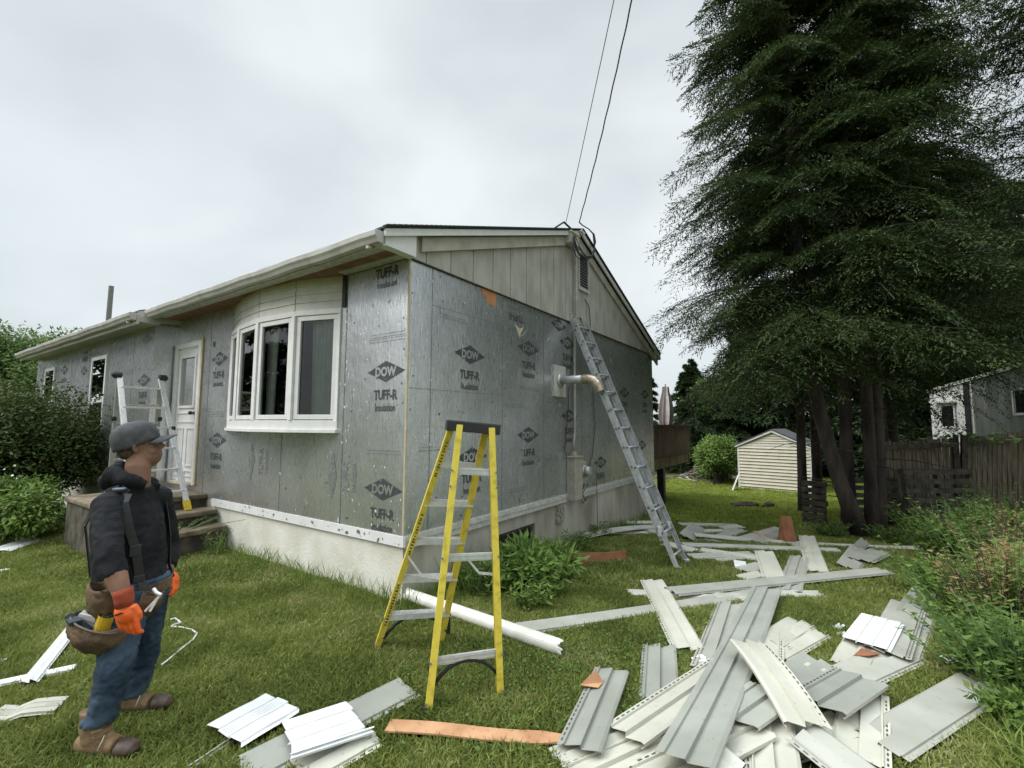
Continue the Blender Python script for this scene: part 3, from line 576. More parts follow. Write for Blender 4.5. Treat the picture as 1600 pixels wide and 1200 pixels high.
def grass(name, n, xs, ys, hmin, hmax, wdt, dens=None, m=None, par=None, lean=.9):
    Xs = rng.uniform(*xs, n); Ys = rng.uniform(*ys, n)
    d, u, v = dist_house(Xs, Ys); keep = d > .02
    keep &= (np.abs(Xs/np.maximum(Ys, .1)) < 1.75)
    if dens is not None: keep &= rng.uniform(size=n) < dens(Xs, Ys)
    keep &= ~covered(Xs, Ys)
    Xs, Ys = Xs[keep], Ys[keep]; k = len(Xs); cl = noise2(Xs, Ys, 2.2, 3)*.5+noise2(Xs, Ys, 9, 5)*.5
    h = rng.uniform(hmin, hmax, k)*(1+.55*cl); az = rng.uniform(0, 2*math.pi, k)+cl*3; ln = rng.uniform(.15, lean, k)
    D = unit(np.stack([np.cos(az)*ln, np.sin(az)*ln, np.ones(k)], -1)); P = np.stack([Xs, Ys, gz(Xs, Ys)-.004], -1)
    Dm = unit(D+np.array([0, 0, .5])); S = unit(np.cross(D, rng.normal(size=(k, 3)))); M_ = P+Dm*h[:, None]*.5; wv = rng.uniform(.6, 1.3, k)[:, None]*wdt
    T = P+D*h[:, None]+np.stack([np.cos(az), np.sin(az), -np.ones(k)*.5], -1)*h[:, None]*.25*ln[:, None]
    vv = np.stack([P, M_+S*wv/2, T, M_-S*wv/2], 1).reshape(-1, 3)
    return npmesh(name, vv, 4, m or g_live, par)
# ================================================================ FOLIAGE
hem = leafmat('hemlock_needles', (.010, .022, .009), (.082, .122, .038), .6, .25)
hem2 = leafmat('conifer_needles', (.012, .026, .012), (.045, .075, .025), .6, .15)
bark = mat('bark', (.018, .013, .011), .95, col2=(.085, .066, .055), scale=5, detail=10, bump=1, bscale=22, stretch=(1, 1, .25))
twigm = mat('twigs', (.06, .045, .035), .9)
def branch_template(seed, L=1., ntw=24, drop=.46, step=.026, nl_=3):
    r_ = np.random.default_rng(seed); P = []; D = []
    def axis_pt(x): return np.array([x, .04*math.sin(x*5+seed), -drop*x**2.2+.06*x])
    for i in range(ntw):
        x = .10+.9*(i+.5)/ntw; side = 1 if i % 2 else -1; b = axis_pt(x); tl = (.42*(1-x)**.6+.10)*r_.uniform(.6, 1.15); an = R(r_.uniform(35, 65))*side
        d0 = np.array([math.cos(an), math.sin(an), r_.uniform(-.10, .12)]); n = max(3, int(tl/step))
        for j in range(n):
            s = (j+.5)/n; p = b+d0*tl*s+np.array([0, 0, -.38*tl*s*s*2]); dd = d0+np.array([0, 0, -1.1*s])
            for sd in (-1, 1):
                k = r_.uniform(.7, 1.2); side_v = np.array([-d0[1], d0[0], 0])*sd; q = dd*.7+side_v*r_.uniform(.5, 1.1)+np.array([0, 0, r_.uniform(-.55, .15)])
                # small side spray: 3 leaves out along q
                L2 = .11*(1-.5*s)*k
                for w_ in range(nl_):
                    P.append(p+q*L2*(w_+.3*r_.uniform())/nl_); D.append(q+r_.normal(size=3)*.38)
        
    P = np.array(P); D = unit(np.array(D)); return P, D
TEMPL = [branch_template(s, nl_=5) for s in range(5)]
def rotz(a): return np.array([[math.cos(a), -math.sin(a), 0], [math.sin(a), math.cos(a), 0], [0, 0, 1]])
def roty(a): return np.array([[math.cos(a), 0, math.sin(a)], [0, 1, 0], [-math.sin(a), 0, math.cos(a)]])
def conifer(name, label, cat, loc, height, trunk_r, zlow, rmax, nbr, ll, lw, m, lean=(0, 0), group=None, sub=1.0, power=.8, seed=1, azs=None, kind_tpl=TEMPL, dead=12, thin=.0, knee=0.):
    r_ = np.random.default_rng(seed); root = empty(name, loc); tag(root, label, cat, group)
    pts = []; n = 14
    for i in range(n+1):
        t = i/n; z = height*t; pts.append((lean[0]*t**1.3*1+knee*(1-math.exp(-z/2.2))+.05*math.sin(t*9+seed), lean[1]*t**1.3+.05*math.cos(t*7+seed), z-.1*(i == 0)))
    def tp(z): t = np.clip(z/height, 0, 1)*n; i = int(min(n-1, t)); f = t-i; return np.array(pts[i])*(1-f)+np.array(pts[i+1])*f
    tr = MB(); tr.tube(pts, [trunk_r*(1.35 if i == 0 else 1.0)*(1-.9*(i/n)**1.2)+.01 for i in range(n+1)], 10, 0)
    VV = []
    for b in range(nbr):
        t = (b+r_.uniform(0, 1))/nbr; z = zlow+(height-zlow)*t**1.05; rr = rmax*(1-t)**power*r_.uniform(.5, 1.22)+.25
        az = (r_.uniform(*azs) if azs is not None and r_.uniform() < .75 else r_.uniform(0, 2*math.pi)); P, D = kind_tpl[r_.integers(len(kind_tpl))]
        if thin: kk = r_.uniform(size=len(P)) > thin; P = P[kk]; D = D[kk]
        el = R(r_.uniform(-6, 22))*(-1); Q = rotz(az) @ roty(el); c = tp(z)
        Pw = (P*rr) @ Q.T + c; Dw = D @ Q.T
        VV.append(leafverts(Pw, unit(Dw+r_.normal(size=Dw.shape)*.12), ll*r_.uniform(.7, 1.3, len(P)), lw, np.tile([0, 0, 1.], (len(P), 1))+r_.normal(size=(len(P), 3))*.5))
        ax_ = [np.array([x, 0, -.35*x**2.2+.06*x])*rr @ Q.T + c for x in (0, .3, .6, .9)]; tr.tube(ax_, [.028*rr/2.5+.006, .018, .011, .005], 5, 0, cap=False)
    for b in range(dead):       # bare dead stubs low on the trunk
        z = r_.uniform(.25, 1)*zlow; az = r_.uniform(0, 6.28); l = r_.uniform(.3, 1.1); c = tp(z); e = c+np.array([math.cos(az)*l, math.sin(az)*l, r_.uniform(-.3, .1)*l]); tr.tube([c, (c+e)/2+[0, 0, .05], e], [.012, .008, .003], 4, 0, cap=False)
    tr.build('trunk', bark, root, True); npmesh('crown', np.concatenate(VV), 4, m, root); return root
# the hemlock clump on the right
B1, B2, B3 = G(1345, 835), G(1300, 800), G(1385, 828)
hg = 'hemlocks growing in the clump right of the lawn'
t0 = conifer('hemlock_tree', 'hemlock trunk leaning left at the front of the clump, pale bark low down', 'tree', (6.40, 8.65, -.36), 16, .115, 3.1, 2.3, 100, .062, .020, hem, (-.2, -.2), hg, seed=3, azs=(R(110), R(290)), knee=-.95, power=.55)
t1 = conifer('hemlock_tree', 'straight dark hemlock in the middle of the clump, just right of the leaning one', 'tree', (6.50, 9.0, -.38), 17, .105, 3.3, 2.6, 100, .062, .020, hem, (.1, .1), hg, seed=5, azs=(R(130), R(330)), power=.5, knee=.03)
t2 = conifer('hemlock_tree', 'straight hemlock with reddish bark, third trunk of the clump from the left', 'tree', (6.66, 8.8, -.38), 16, .095, 3.6, 2.6, 86, .062, .020, hem, (.25, -.2), hg, seed=8, azs=(R(200), R(400)), power=.55, knee=.05)
t2b = conifer('hemlock_tree', 'dark hemlock leaning right, rightmost trunk of the clump beside the pallets', 'tree', (6.80, 8.85, -.38), 16, .11, 4.0, 2.5, 70, .062, .020, hem, (.4, 0), hg, seed=9, azs=(R(230), R(400)), power=.55, knee=.22, thin=.2)
t3 = conifer('hemlock_tree', 'thin dark hemlock just right of the shed', 'tree', (7.5, 12.0, -.58), 14, .10, 3.2, 2.5, 60, .075, .026, hem, (.2, .2), hg, seed=11, azs=(R(120), R(300)))
t4 = conifer('hemlock_tree', 'second thin dark hemlock behind the leaning trunk, further from the shed', 'tree', (7.95, 12.2, -.60), 14.5, .11, 3.4, 2.5, 55, .075, .026, hem, (-.1, .3), hg, seed=13)
t5 = conifer('hemlock_tree', 'hemlock at the right edge whose drooping boughs hang over the camper', 'tree', (10.9, 8.4, -.45), 15, .13, 4.5, 3.0, 66, .07, .020, hem, (.1, -.1), hg, seed=17, azs=(R(130), R(290)), thin=.35)
t6 = conifer('hemlock_tree', 'thin hemlock stem rising behind the fence left of the camper', 'tree', (10.2, 12.6, -.62), 13, .08, 4.8, 2.4, 44, .08, .026, hem, (.2, .2), hg, seed=19, thin=.3)
t7 = conifer('hemlock_tree', 'hemlock behind the fence whose boughs fill the gap right of the clump', 'tree', (9.0, 10.9, -.5), 15, .10, 4.9, 3.0, 72, .07, .022, hem, (.1, .1), hg, seed=23, thin=.2)
# background evergreens
cheap = [branch_template(s, ntw=16, step=.05) for s in (21, 22, 23)]
bgp = conifer('evergreen_tree', 'dark evergreen in the tree line directly behind the shed', 'tree', (12.5, 25, -.77), 9, .16, .4, 2.9, 60, .26, .085, hem2, (.1, .1), 'evergreens in the tree line behind the lawn', seed=31, kind_tpl=cheap, dead=0)
bgl = [(9.3, 24, .62, 'dark evergreen behind the closed umbrella and deck'), (10.6, 27.5, .70, 'evergreen showing just left of the pale poplar-like tree'), (14.2, 23, .92, 'evergreen behind the right end of the shed'), (11.0, 23.5, .50, 'low dark evergreen above the brush pile'),
       (16.5, 22, 1.1, 'evergreen seen between the shed and the leaning trunk'), (13.6, 28, .85, 'taller evergreen further back, over the shed ridge'), (18.6, 21, 1.05, 'evergreen seen through the dark trunks'), (20.5, 19, 1.1, 'evergreen seen just right of the trunks, above the fence'), (19.0, 24.5, 1.2, 'far evergreen between trunks and camper'),
       (18.6, 18.6, 1.35, 'evergreen close behind the white end of the camper'), (20.6, 20.4, 1.6, 'tall evergreen behind the grey side of the camper'), (16.8, 19.5, 1.0, 'evergreen behind the thin hemlock stem beyond the fence'), (22.5, 19.8, 1.5, 'evergreen rising behind the left end of the camper'), (24, 17.5, 1.5, 'evergreen rising over the roof of the camper'), (26.5, 19, 1.4, 'evergreen behind the camper at the right edge'), (7.6, 25.5, .58, 'evergreen half hidden by the house wall and deck'), (15.4, 26.5, 1.1, 'evergreen filling the gap behind the hemlock boughs')]
for x, y, s, lb in bgl:
    c = copy_tree(bgp); c.location = (x, y, gz(x, y)); c.scale = (s*random.uniform(.9, 1.15), s, s); c.rotation_euler = (0, 0, random.uniform(0, 6.28)); c['label'] = lb
for i_, (x, y, s, lb) in enumerate([(-30, 3.5, 1.5, 'tall evergreen standing left of the view, mirrored in the right pane of the bow window'), (-30, 9.5, 1.6, 'tall evergreen left of the view, mirrored dark in the second pane of the bow window'), (-29, 15.5, 1.45, 'tall evergreen left of the view, mirrored in the wing window nearest the door')]):
    c = copy_tree(bgp); c.location = (x, y, gz(x, y)); c.scale = (s*1.2, s*1.2, s); c.rotation_euler = (0, 0, i_*1.7); c['label'] = lb; c['group'] = 'evergreens mirrored in the windows'
# broadleaf trees and shrubs
def lumps(r_, n, R_, flat=.8):
    a = unit(r_.normal(size=(n, 3)))*r_.uniform(.35, 1, (n, 1)); a[:, 2] *= flat; return a*R_
def broadleaf(name, label, cat, loc, size, nleaf, L_, W_, m, nl=26, lump=.34, stem=.05, stemn=6, seed=1, group=None, zb=0., trunk=None, shape=1.0, droop=.2, partname='foliage', flow=None):
    """size = (rx, ry, h): leaves in a crown of lumps standing from the ground (or on a trunk of height zb)"""
    r_ = np.random.default_rng(seed); root = empty(name, loc); tag(root, label, cat, group); rx, ry, h = size
    C = lumps(r_, nl, 1.0); C = C*np.array([rx*(1-lump*.8), ry*(1-lump*.8), h/2*(1-lump*.8)])+np.array([0, 0, zb+h/2]); rad = lump*min(rx, ry, h*.6)*r_.uniform(.7, 1.35, nl)*1.3
    i = r_.integers(nl, size=nleaf); d = unit(r_.normal(size=(nleaf, 3))); rr = r_.uniform(0, 1, nleaf)**.45
    P = C[i]+d*(rad[i]*rr)[:, None]*np.array([1, 1, .8]); P[:, 2] = np.maximum(P[:, 2], .01)
    D = unit(d*.8+r_.normal(size=(nleaf, 3))*.6+np.array([0, 0, -droop])); Nn = d*.6+np.array([0, 0, .8])+r_.normal(size=(nleaf, 3))*.4
    npmesh(partname, leafverts(P, D, L_*r_.uniform(.6, 1.25, nleaf), W_*r_.uniform(.7, 1.2, nleaf), Nn, fold=-.06), 4, m, root)
    tr = MB()
    if trunk: tr.tube([(0, 0, -.1), (.05, .02, zb*.6), (0, 0, zb+h*.5)], [trunk*1.3, trunk, trunk*.4], 9)
    for k in range(nl if trunk else min(nl, stemn*3)):
        b = np.array([0, 0, zb*.8]) if trunk else np.array([r_.normal()*.12*rx, r_.normal()*.12*ry, -.03]); tr.tube([b, (b+C[k])/2+[0, 0, .08*h], C[k]], [stem, stem*.6, stem*.2], 5, cap=False)
    tr.build('trunk' if trunk else 'stems', bark if trunk else twigm, root, True)
    if flow is not None:
        Pf = C[r_.integers(nl, size=flow)]+unit(r_.normal(size=(flow, 3)))*rad.mean(); Pf[:, 2] = np.abs(Pf[:, 2])+h*.3
        npmesh('flowers', leafverts(Pf, unit(r_.normal(size=(flow, 3))), .035, .035, np.tile([0, -1., 1], (flow, 1))), 4, MATS['petal'], root)
    return root
mat('petal', (.75, .77, .72), .7)
red = leafmat('dark_shrub_leaf', (.024, .048, .014), (.095, .135, .035), .6, .25, dead=(.16, .08, .035))
grn = leafmat('green_leaf', (.055, .105, .022), (.24, .35, .08), .45, .3)
brt = leafmat('bright_leaf', (.07, .14, .03), (.24, .36, .09), .45, .35)
drk = leafmat('dark_leaf', (.04, .08, .02), (.16, .25, .06), .5, .25)
dry = leafmat('dry_leaf', (.20, .13, .06), (.42, .32, .15), .7, .25)
wal = leafmat('walnut_leaf', (.06, .11, .03), (.22, .32, .10), .5, .35)
broadleaf('shrub', 'big dark rounded shrub with reddish tips covering the left end of the house', 'shrub', (-8.7, 8.1, 0), (1.9, 1.6, 2.75), 70000, .068, .038, red, nl=60, lump=.30, stem=.02, seed=41)
broadleaf('shrub', 'low bushy green shrub with white flowers left of the concrete steps', 'shrub', (-7.35, 6.9, 0), (1.15, .8, .95), 15000, .075, .035, grn, nl=30, lump=.4, stem=.01, seed=43, flow=20)
broadleaf('shrub', 'dark green shrub at the left edge below the big reddish shrub', 'shrub', (-9.0, 6.9, 0), (1.3, .8, 1.0), 14000, .07, .032, drk, nl=26, lump=.4, stem=.01, seed=44)
for (x, y, s, lb) in ((-27.5, 24, 1.0, 'leafy tree at the far left edge, left of the utility pole'), (-23.2, 24.5, .95, 'leafy tree with feathery crown just left of the utility pole')):
    broadleaf('leafy_tree', lb, 'tree', (x, y, -.2), (3.4*s, 3.0*s, 7.0*s), 26000, .26, .10, wal, nl=70, lump=.26, stem=.06, seed=int(-x), zb=1.2, trunk=.2, group='trees beyond the left end of the house', droop=.5)
broadleaf('leafy_tree', 'slim pale green tree rising above the tree line beside the sky gap', 'tree', (10.95, 26, -.77), (1.4, 1.2, 6.0), 9000, .17, .08, brt, nl=40, lump=.42, stem=.03, seed=51, zb=.9, trunk=.08, group='trees behind the lawn')
broadleaf('shrub', 'rounded green bush between the deck and the shed, lit top', 'shrub', (8.6, 19.5, -.77), (1.1, 1.0, 2.4), 9000, .13, .06, grn, nl=30, lump=.42, stem=.02, seed=52)
broadleaf('shrub', 'small light green bush left of the shed behind the brush pile', 'shrub', (9.0, 20.6, -.77), (1.2, .9, 1.0), 5000, .12, .06, brt, nl=20, lump=.4, stem=.02, seed=53)
# weeds at the house wall: leafy plants with long pointed leaves
def weed(name, label, loc, h, n, leafL, leafW, m, spread=.25, nst=14, seed=1, cat='weed', group=None, per=10):
    r_ = np.random.default_rng(seed); root = empty(name, loc); tag(root, label, cat, group); P = []; D = []; st = MB(); Ls = []
    for k in range(nst):
        a = r_.uniform(0, 6.28); sp = spread*r_.uniform(.1, 1); b = np.array([math.cos(a)*sp*.5, math.sin(a)*sp*.5, -.02]); tip = np.array([math.cos(a)*sp*1.6, math.sin(a)*sp*1.6, h*r_.uniform(.55, 1)]); mid = b*.4+tip*.6+[0, 0, .1*h]; st.tube([b, mid, tip], [.006, .004, .002], 4, cap=False)
        for j in range(per):
            t = (j+1)/per; c = (1-t)**2*b+2*t*(1-t)*mid+t*t*tip; az = j*2.4+a
            P.append(c); D.append([math.cos(az), math.sin(az), r_.uniform(-.1, .6)]); Ls.append(leafL*r_.uniform(.6, 1.1)*(1-.3*t))
    P, D, Ls = np.array(P), unit(np.array(D)), np.array(Ls); npmesh('leaves', leafverts(P, D, Ls, Ls*leafW/leafL, np.tile([0, 0, 1.], (len(P), 1))+r_.normal(size=(len(P), 3))*.3, fold=-.08, mid=.4), 4, m, root); st.build('stems', twigm if m is dry else MATS['green_stem'], root, True)
    return root
mat('green_stem', (.10, .17, .05), .7)
for i, (px, py, h, sp, m, lb) in enumerate([(815, 905, .52, .22, brt, 'bright leafy weed by the basement window'), (850, 925, .42, .20, grn, 'leafy weed in front of the basement window, right one'), (790, 925, .40, .20, grn, 'leafy weed behind the right leg of the yellow ladder'), (868, 890, .38, .18, drk, 'dark weed at the foot of the foundation near the orange board'), (830, 950, .25, .2, grn, 'low weed spreading onto the lawn before the basement window'),
        (905, 860, .30, .18, drk, 'dark weed under the electric meter'), (930, 838, .25, .2, drk, 'low weed behind the siding strips at the wall'), (990, 800, .3, .2, drk, 'weed at the far part of the foundation'), (760, 930, .30, .16, drk, 'weed seen between the legs of the yellow ladder'), (655, 900, .32, .13, drk, 'grassy weed at the house corner')]):
    weed('weed', lb, G(px, py), h, 0, .13, .035, m, sp, 16, seed=60+i, per=11)
# thicket along the right edge
for i, (px, py, h, sp, m, lb, lf) in enumerate([
    (1480, 880, .85, .45, grn, 'green leafy weed clump at the top of the right-hand thicket', .12), (1540, 900, 1.0, .5, drk, 'dark weed clump below the leaning fence', .12), (1500, 960, .6, .4, grn, 'green weed clump right of the fanned siding strips', .10), (1450, 840, .35, .3, grn, 'low green weed before the pallets', .10),
    (1570, 1000, .75, .35, dry, 'dead brown weed clump at the right edge', .07), (1590, 930, 1.0, .42, dry, 'tall tan dried weeds below the fence', .07), (1560, 860, 1.1, .5, grn, 'tall green weeds in front of the fence boards', .11), (1540, 1010, .45, .35, grn, 'low weeds over the white scrap', .09),
    (1590, 1080, .55, .35, drk, 'dark weeds at the lower right edge', .09), (1530, 1060, .28, .25, grn, 'small weeds over the end of the long siding plank', .08), (1420, 830, .4, .3, drk, 'dark low weed at the foot of the pallets', .1), (1590, 1000, .9, .3, brt, 'bright stalky weed at the right edge among the dried stems', .10),
    (1300, 838, .28, .28, drk, 'low weed left of the leaning hemlock trunk', .08), (1395, 850, .3, .3, drk, 'low weed right of the hemlock trunks', .08)]):
    weed('weed', lb, G(px, py), h, 0, lf, lf*.42, m, sp, 60, seed=80+i, per=15)

weed('weed', 'weeds growing out of the gap between the second and third concrete step', H(-.5, 3.62, .33), .12, 0, .05, .03, grn, .55, 30, seed=150, per=5)
weed('weed', 'tall thin weeds beside the lowest concrete step at the white foundation', H(-.25, 3.2, .02), .32, 0, .09, .02, g_tall, .2, 16, seed=151, per=6)

for i, (px, py, sz, n, l, m, lb) in enumerate([
    (1500, 885, (.45, .4, .6), 2600, .085, brt, 'yellow-green broadleaf bush at the top of the right-hand thicket'), (1560, 880, (.5, .45, .9), 3600, .09, grn, 'broadleaf bush in front of the fence near the right edge'),
    (1600, 965, (.30, .3, .85), 3600, .05, dry, 'withered tan bush at the right edge'), (1545, 960, (.3, .26, .5), 2000, .06, grn, 'small green bush before the withered tan one'), (1480, 930, (.35, .3, .42), 2600, .06, grn, 'low green bush at the tip of the siding stack'),
    (1590, 1050, (.26, .25, .38), 1400, .055, grn, 'green bush at the right edge beside the white scraps'), (1590, 1140, (.22, .2, .22), 900, .05, grn, 'low green bush at the lower right corner'), (1440, 845, (.45, .3, .4), 2600, .07, grn, 'low bush between the pallets and the thicket')]):
    broadleaf('bush', lb, 'bush', G(px, py), sz, n, l, l*.5, m, nl=22, lump=.38, stem=.006, seed=200+i, stemn=5)

broadleaf('weed', 'large bright weed clump with pointed leaves right of the yellow ladder', 'weed', G(825, 925), (.42, .32, .52), 1500, .13, .038, brt, nl=18, lump=.42, stem=.006, seed=301, droop=-.1)
broadleaf('weed', 'second weed clump with pointed leaves in front of the basement window', 'weed', G(858, 905), (.38, .3, .40), 1100, .12, .036, grn, nl=16, lump=.42, stem=.006, seed=302, droop=-.1)
for i, (px, py, lb) in enumerate([(700, 905, 'long grass tuft seen between the legs of the yellow ladder'), (740, 920, 'long grass tuft just left of the right leg of the yellow ladder'), (665, 895, 'long grass tuft at the corner of the foundation')]):
    rr_ = np.random.default_rng(310+i); p = G(px, py); n = 420; root = tag(empty('grass_tuft', p), lb, 'grass tuft'); a = rr_.uniform(0, 6.28, n); b0 = np.stack([rr_.normal(size=n)*.10, rr_.normal(size=n)*.08, np.zeros(n)], -1)
    D = unit(np.stack([np.cos(a)*.45, np.sin(a)*.45, np.ones(n)], -1)); npmesh('blades', leafverts(b0, D, rr_.uniform(.18, .42, n), .010, fold=.08), 4, g_tall, root)
# ================================================================ LADDERS
yel = mat('yellow_fibreglass', (.46, .36, .035), .5, col2=(.70, .56, .07), scale=16, detail=12, ramp=(.3, .5))
def V3(*a): return np.array(a, float)
def lerp(a, b, t): return np.array(a)*(1-t)+np.array(b)*t
def cchannel(mb, p, q, w, d, th, out, m=0):
    """C-channel rail from p to q: web faces `out`, flanges point the other way"""
    p, q, out = map(np.array, (p, q, out)); dr = unit(q-p); out = unit(out-dr*(out@dr)); sd = np.cross(dr, out)
    mb.bar(p, q, w, th, m, up=out); 
    for s in (-1, 1): mb.bar(p+sd*s*(w/2-th/2)-out*d/2, q+sd*s*(w/2-th/2)-out*d/2, th, d, m, up=out)
lad = tag(empty('stepladder', (-.5, 3.3, 0)), 'yellow fibreglass stepladder with a black top cap standing open on the lawn', 'ladder')
lo = np.array(lad.location)
NL, NR, FL, FR = G(664, 1113), G(786, 1090), G(585, 1012), G(692, 1003)
NL[2] += .0; tNL, tNR, tFL, tFR = W(714, 664, 3.18), W(772, 669, 3.22), W(703, 661, 3.36), W(764, 667, 3.42)
wdir = unit(tNR-tNL)
def rail(a, b, sgn, name='rail'):
    mb = MB(); cchannel(mb, a-lo, b-lo, .085 if name == 'rail' else .062, .040, .006, wdir*sgn); o = mb.build(name, yel, lad, bevel=.0015); return o
for a, b, s in ((NL, tNL, -1), (NR, tNR, 1)): rail(a, b, s, 'rear_rail')
r_fl = rail(FL, tFL, -1); r_fr = rail(FR, tFR, 1)
mb = MB()          # printed warning text on the near face of the left front rail
nface = unit(np.cross(tFL-FL, wdir)); nface = nface if nface[1] < 0 else -nface
for (t0_, t1_) in ((.12, .30), (.44, .62), (.78, .93)):
    t = t0_
    while t < t1_:
        a = lerp(FL, tFL, t)-lo; b = lerp(FL, tFL, t+.006)-lo; 
        nf = unit(np.cross(b-a, wdir)); nf = nf if nf[1] < 0 else -nf; mb.bar(a+wdir*.02+nf*.0435, b+wdir*.02+nf*.0435, .022*random.uniform(.4, 1), .003, 0, up=nf); t += random.uniform(.009, .016)
mb.build('warning_print', ink, r_fl)
for i, t in enumerate((.155, .325, .495, .665, .835)):    # treads on the climbing side
    a, b = lerp(FL, tFL, t)-lo, lerp(FR, tFR, t)-lo; mb = MB(); d = unit(np.cross([0, 0, 1], b-a)); 
    mb.bar(a, b, .078, .006, up=(0, 0, 1)); mb.bar(a-d*.036-[0, 0, .014], b-d*.036-[0, 0, .014], .005, .040, up=(0, 0, 1)); mb.bar(a+d*.036-[0, 0, .014], b+d*.036-[0, 0, .014], .005, .040, up=(0, 0, 1))
    for k in range(5): mb.bar(a+d*(-.028+.014*k)+[0, 0, .004], b+d*(-.028+.014*k)+[0, 0, .004], .003, .003)
    mb.build('tread', alu, lad)
for i, t in enumerate((.155, .50, .82)):
    a, b = lerp(NL, tNL, t)-lo, lerp(NR, tNR, t)-lo; mb = MB(); mb.bar(a, b, .02, .046, up=(0, 0, 1)); mb.bar(a+[0, 0, .012], b+[0, 0, .012], .024, .003); mb.bar(a-[0, 0, .012], b-[0, 0, .012], .024, .003)
    if i == 2:
        e = unit(b-a); 
        for q, s in ((a, 1), (b, -1)): mb.bar(q+e*s*.065-[0, 0, .012], q-[0, 0, .085], .012, .006)
    mb.build('rear_brace', alu, lad)
def arch(a, b, drop, n=12):
    mb = MB(); P = []
    for i in range(n+1):
        t = i/n; x = 2*t-1; P.append(lerp(a, b, t)+V3(0, 0, -drop*abs(x)**2.3))
    for p, q in zip(P[:-1], P[1:]): mb.bar(p, q, .030, .016, up=(0, 0, 1))
    for q, s in ((a, -1), (b, 1)): mb.bar(q-[0, 0, 0], q-[0, 0, drop], .024, .024)
    return mb.build('foot_brace', black, lad, bevel=.002)
arch(lerp(NL, tNL, .145)-lo, lerp(NR, tNR, .145)-lo, .15); arch(lerp(FL, tFL, .14)-lo, lerp(FR, tFR, .14)-lo, .15)
for q, t_ in ((NL, tNL), (NR, tNR), (FL, tFL), (FR, tFR)):
    mb = MB(); d = unit(t_-q); mb.bar(q-lo+[0, 0, -.005], q+d*.035-lo, .085, .036, up=wdir); mb.build('rubber_foot', black, lad, bevel=.004)
mb = MB(); c = (tNL+tNR+tFL+tFR)/4-lo+V3(0, 0, .02); e = unit((tNR-tNL)+(tFR-tFL)); dd = unit(np.cross([0, 0, 1], e)); Rm = np.stack([e, dd, np.cross(e, dd)], 1)
wtop = .37; mb.box(c, (wtop, .25, .012), Rm)
for s in (-1, 1): mb.box(c+dd*s*.12-Rm[:, 2]*.033, (wtop, .012, .07), Rm); mb.box(c+e*s*(wtop/2-.006)-Rm[:, 2]*.033, (.012, .228, .07), Rm)
mb.build('top_cap', black, lad, bevel=.006)
mb = MB()
for s, (a, ta, b, tb) in ((0, (NL, tNL, FL, tFL)), (1, (NR, tNR, FR, tFR))):
    p, q = lerp(a, ta, .43)-lo, lerp(b, tb, .43)-lo; m_ = (p+q)/2-V3(0, 0, .07); mb.bar(p, m_, .018, .004, up=wdir); mb.bar(m_, q, .018, .004, up=wdir)
mb.build('spreader', galv, lad)
mb = MB()
for a, ta in ((NL, tNL), (NR, tNR)):
    for t in (.03, .155, .5, .82, .76): p = lerp(a, ta, t)-lo; y = unit(np.cross(wdir, ta-a)); y = y if y[1] < 0 else -y; mb.tube([p+y*.025, p+y*.041], .007, 8)
mb.build('rivet', seam, lad)
# extension ladder on the gable wall
ext = tag(empty('extension_ladder', G(1062, 887)), 'long aluminium extension ladder leaning against the gable wall', 'ladder'); lo = np.array(ext.location)
eL0, eR0 = G(1058, 889), None; eL1 = H(3.43, -.06, 3.50); dU = (U*.97+V*-.0); eR0 = eL0+U*.44; eR0[2] = gz(eR0[0], eR0[1]); eR0[2] = eL0[2]+(eR0[2]-eL0[2])*.5; eR1 = eL1+U*.44+[0, 0, .02]
nrm = unit(np.cross(eR0-eL0, eL1-eL0)); nrm = nrm if nrm@(-V) > 0 else -nrm
wd = unit(eR0-eL0)
def sect(a0, a1, b0, b1, off, name, t0, t1, nr, inset):
    A0, A1, B0, B1 = [q+nrm*off for q in (a0, a1, b0, b1)]; A0 = A0+wd*inset; A1 = A1+wd*inset; B0 = B0-wd*inset; B1 = B1-wd*inset
    for p, q, s in ((A0, A1, -1), (B0, B1, 1)):
        mb = MB(); cchannel(mb, lerp(p, q, t0)-lo, lerp(p, q, t1)-lo, .060, .022, .004, wd*s); mb.build('rail', galv, ext)
        mb = MB()
        for k in range(nr): t = t0+(t1-t0)*(k+.5)/nr; c = lerp(p, q, t)-lo; mb.tube([c-wd*.001, c+wd*s*.010], .017, 10)
        mb.build('rung_end', seam, ext)
    for k in range(nr):
        t = t0+(t1-t0)*(k+.5)/nr; mb = MB(); mb.tube([lerp(A0, A1, t)-lo, lerp(B0, B1, t)-lo], .015, 8); mb.build('rung', galv, ext, True)
sect(eL0, eL1, eR0, eR1, -.0, 'base', .0, .97, 13, 0); sect(eL0, eL1, eR0, eR1, -.050, 'fly', .09, 1.03, 13, .02)
for q, r_ in ((eL0, eL1), (eR0, eR1)): mb = MB(); mb.box(q-lo+[0, 0, .02], (.07, .11, .03)); mb.bar(q-lo, lerp(q, r_, .04)-lo, .05, .03, up=wd); mb.build('foot', galv, ext, bevel=.004)
mb = MB()
for s, (q, r_) in ((1, (eL0, eL1)), (-1, (eR0, eR1))): mb.bar(lerp(q, r_, 1.005)-lo-nrm*.065+wd*s*.02, lerp(q, r_, 1.04)-lo-nrm*.065+wd*s*.02, .075, .03, up=wd)
mb.build('end_cap', black, ext, bevel=.004)
mb = MB(); p = lerp(eR0, eR1, .12)-lo-nrm*.03; mb.box(p, (.05, .06, .12)); p = lerp(eL0, eL1, .12)-lo-nrm*.03; mb.box(p, (.05, .06, .12)); mb.build('rung_lock', alu, ext, bevel=.004)
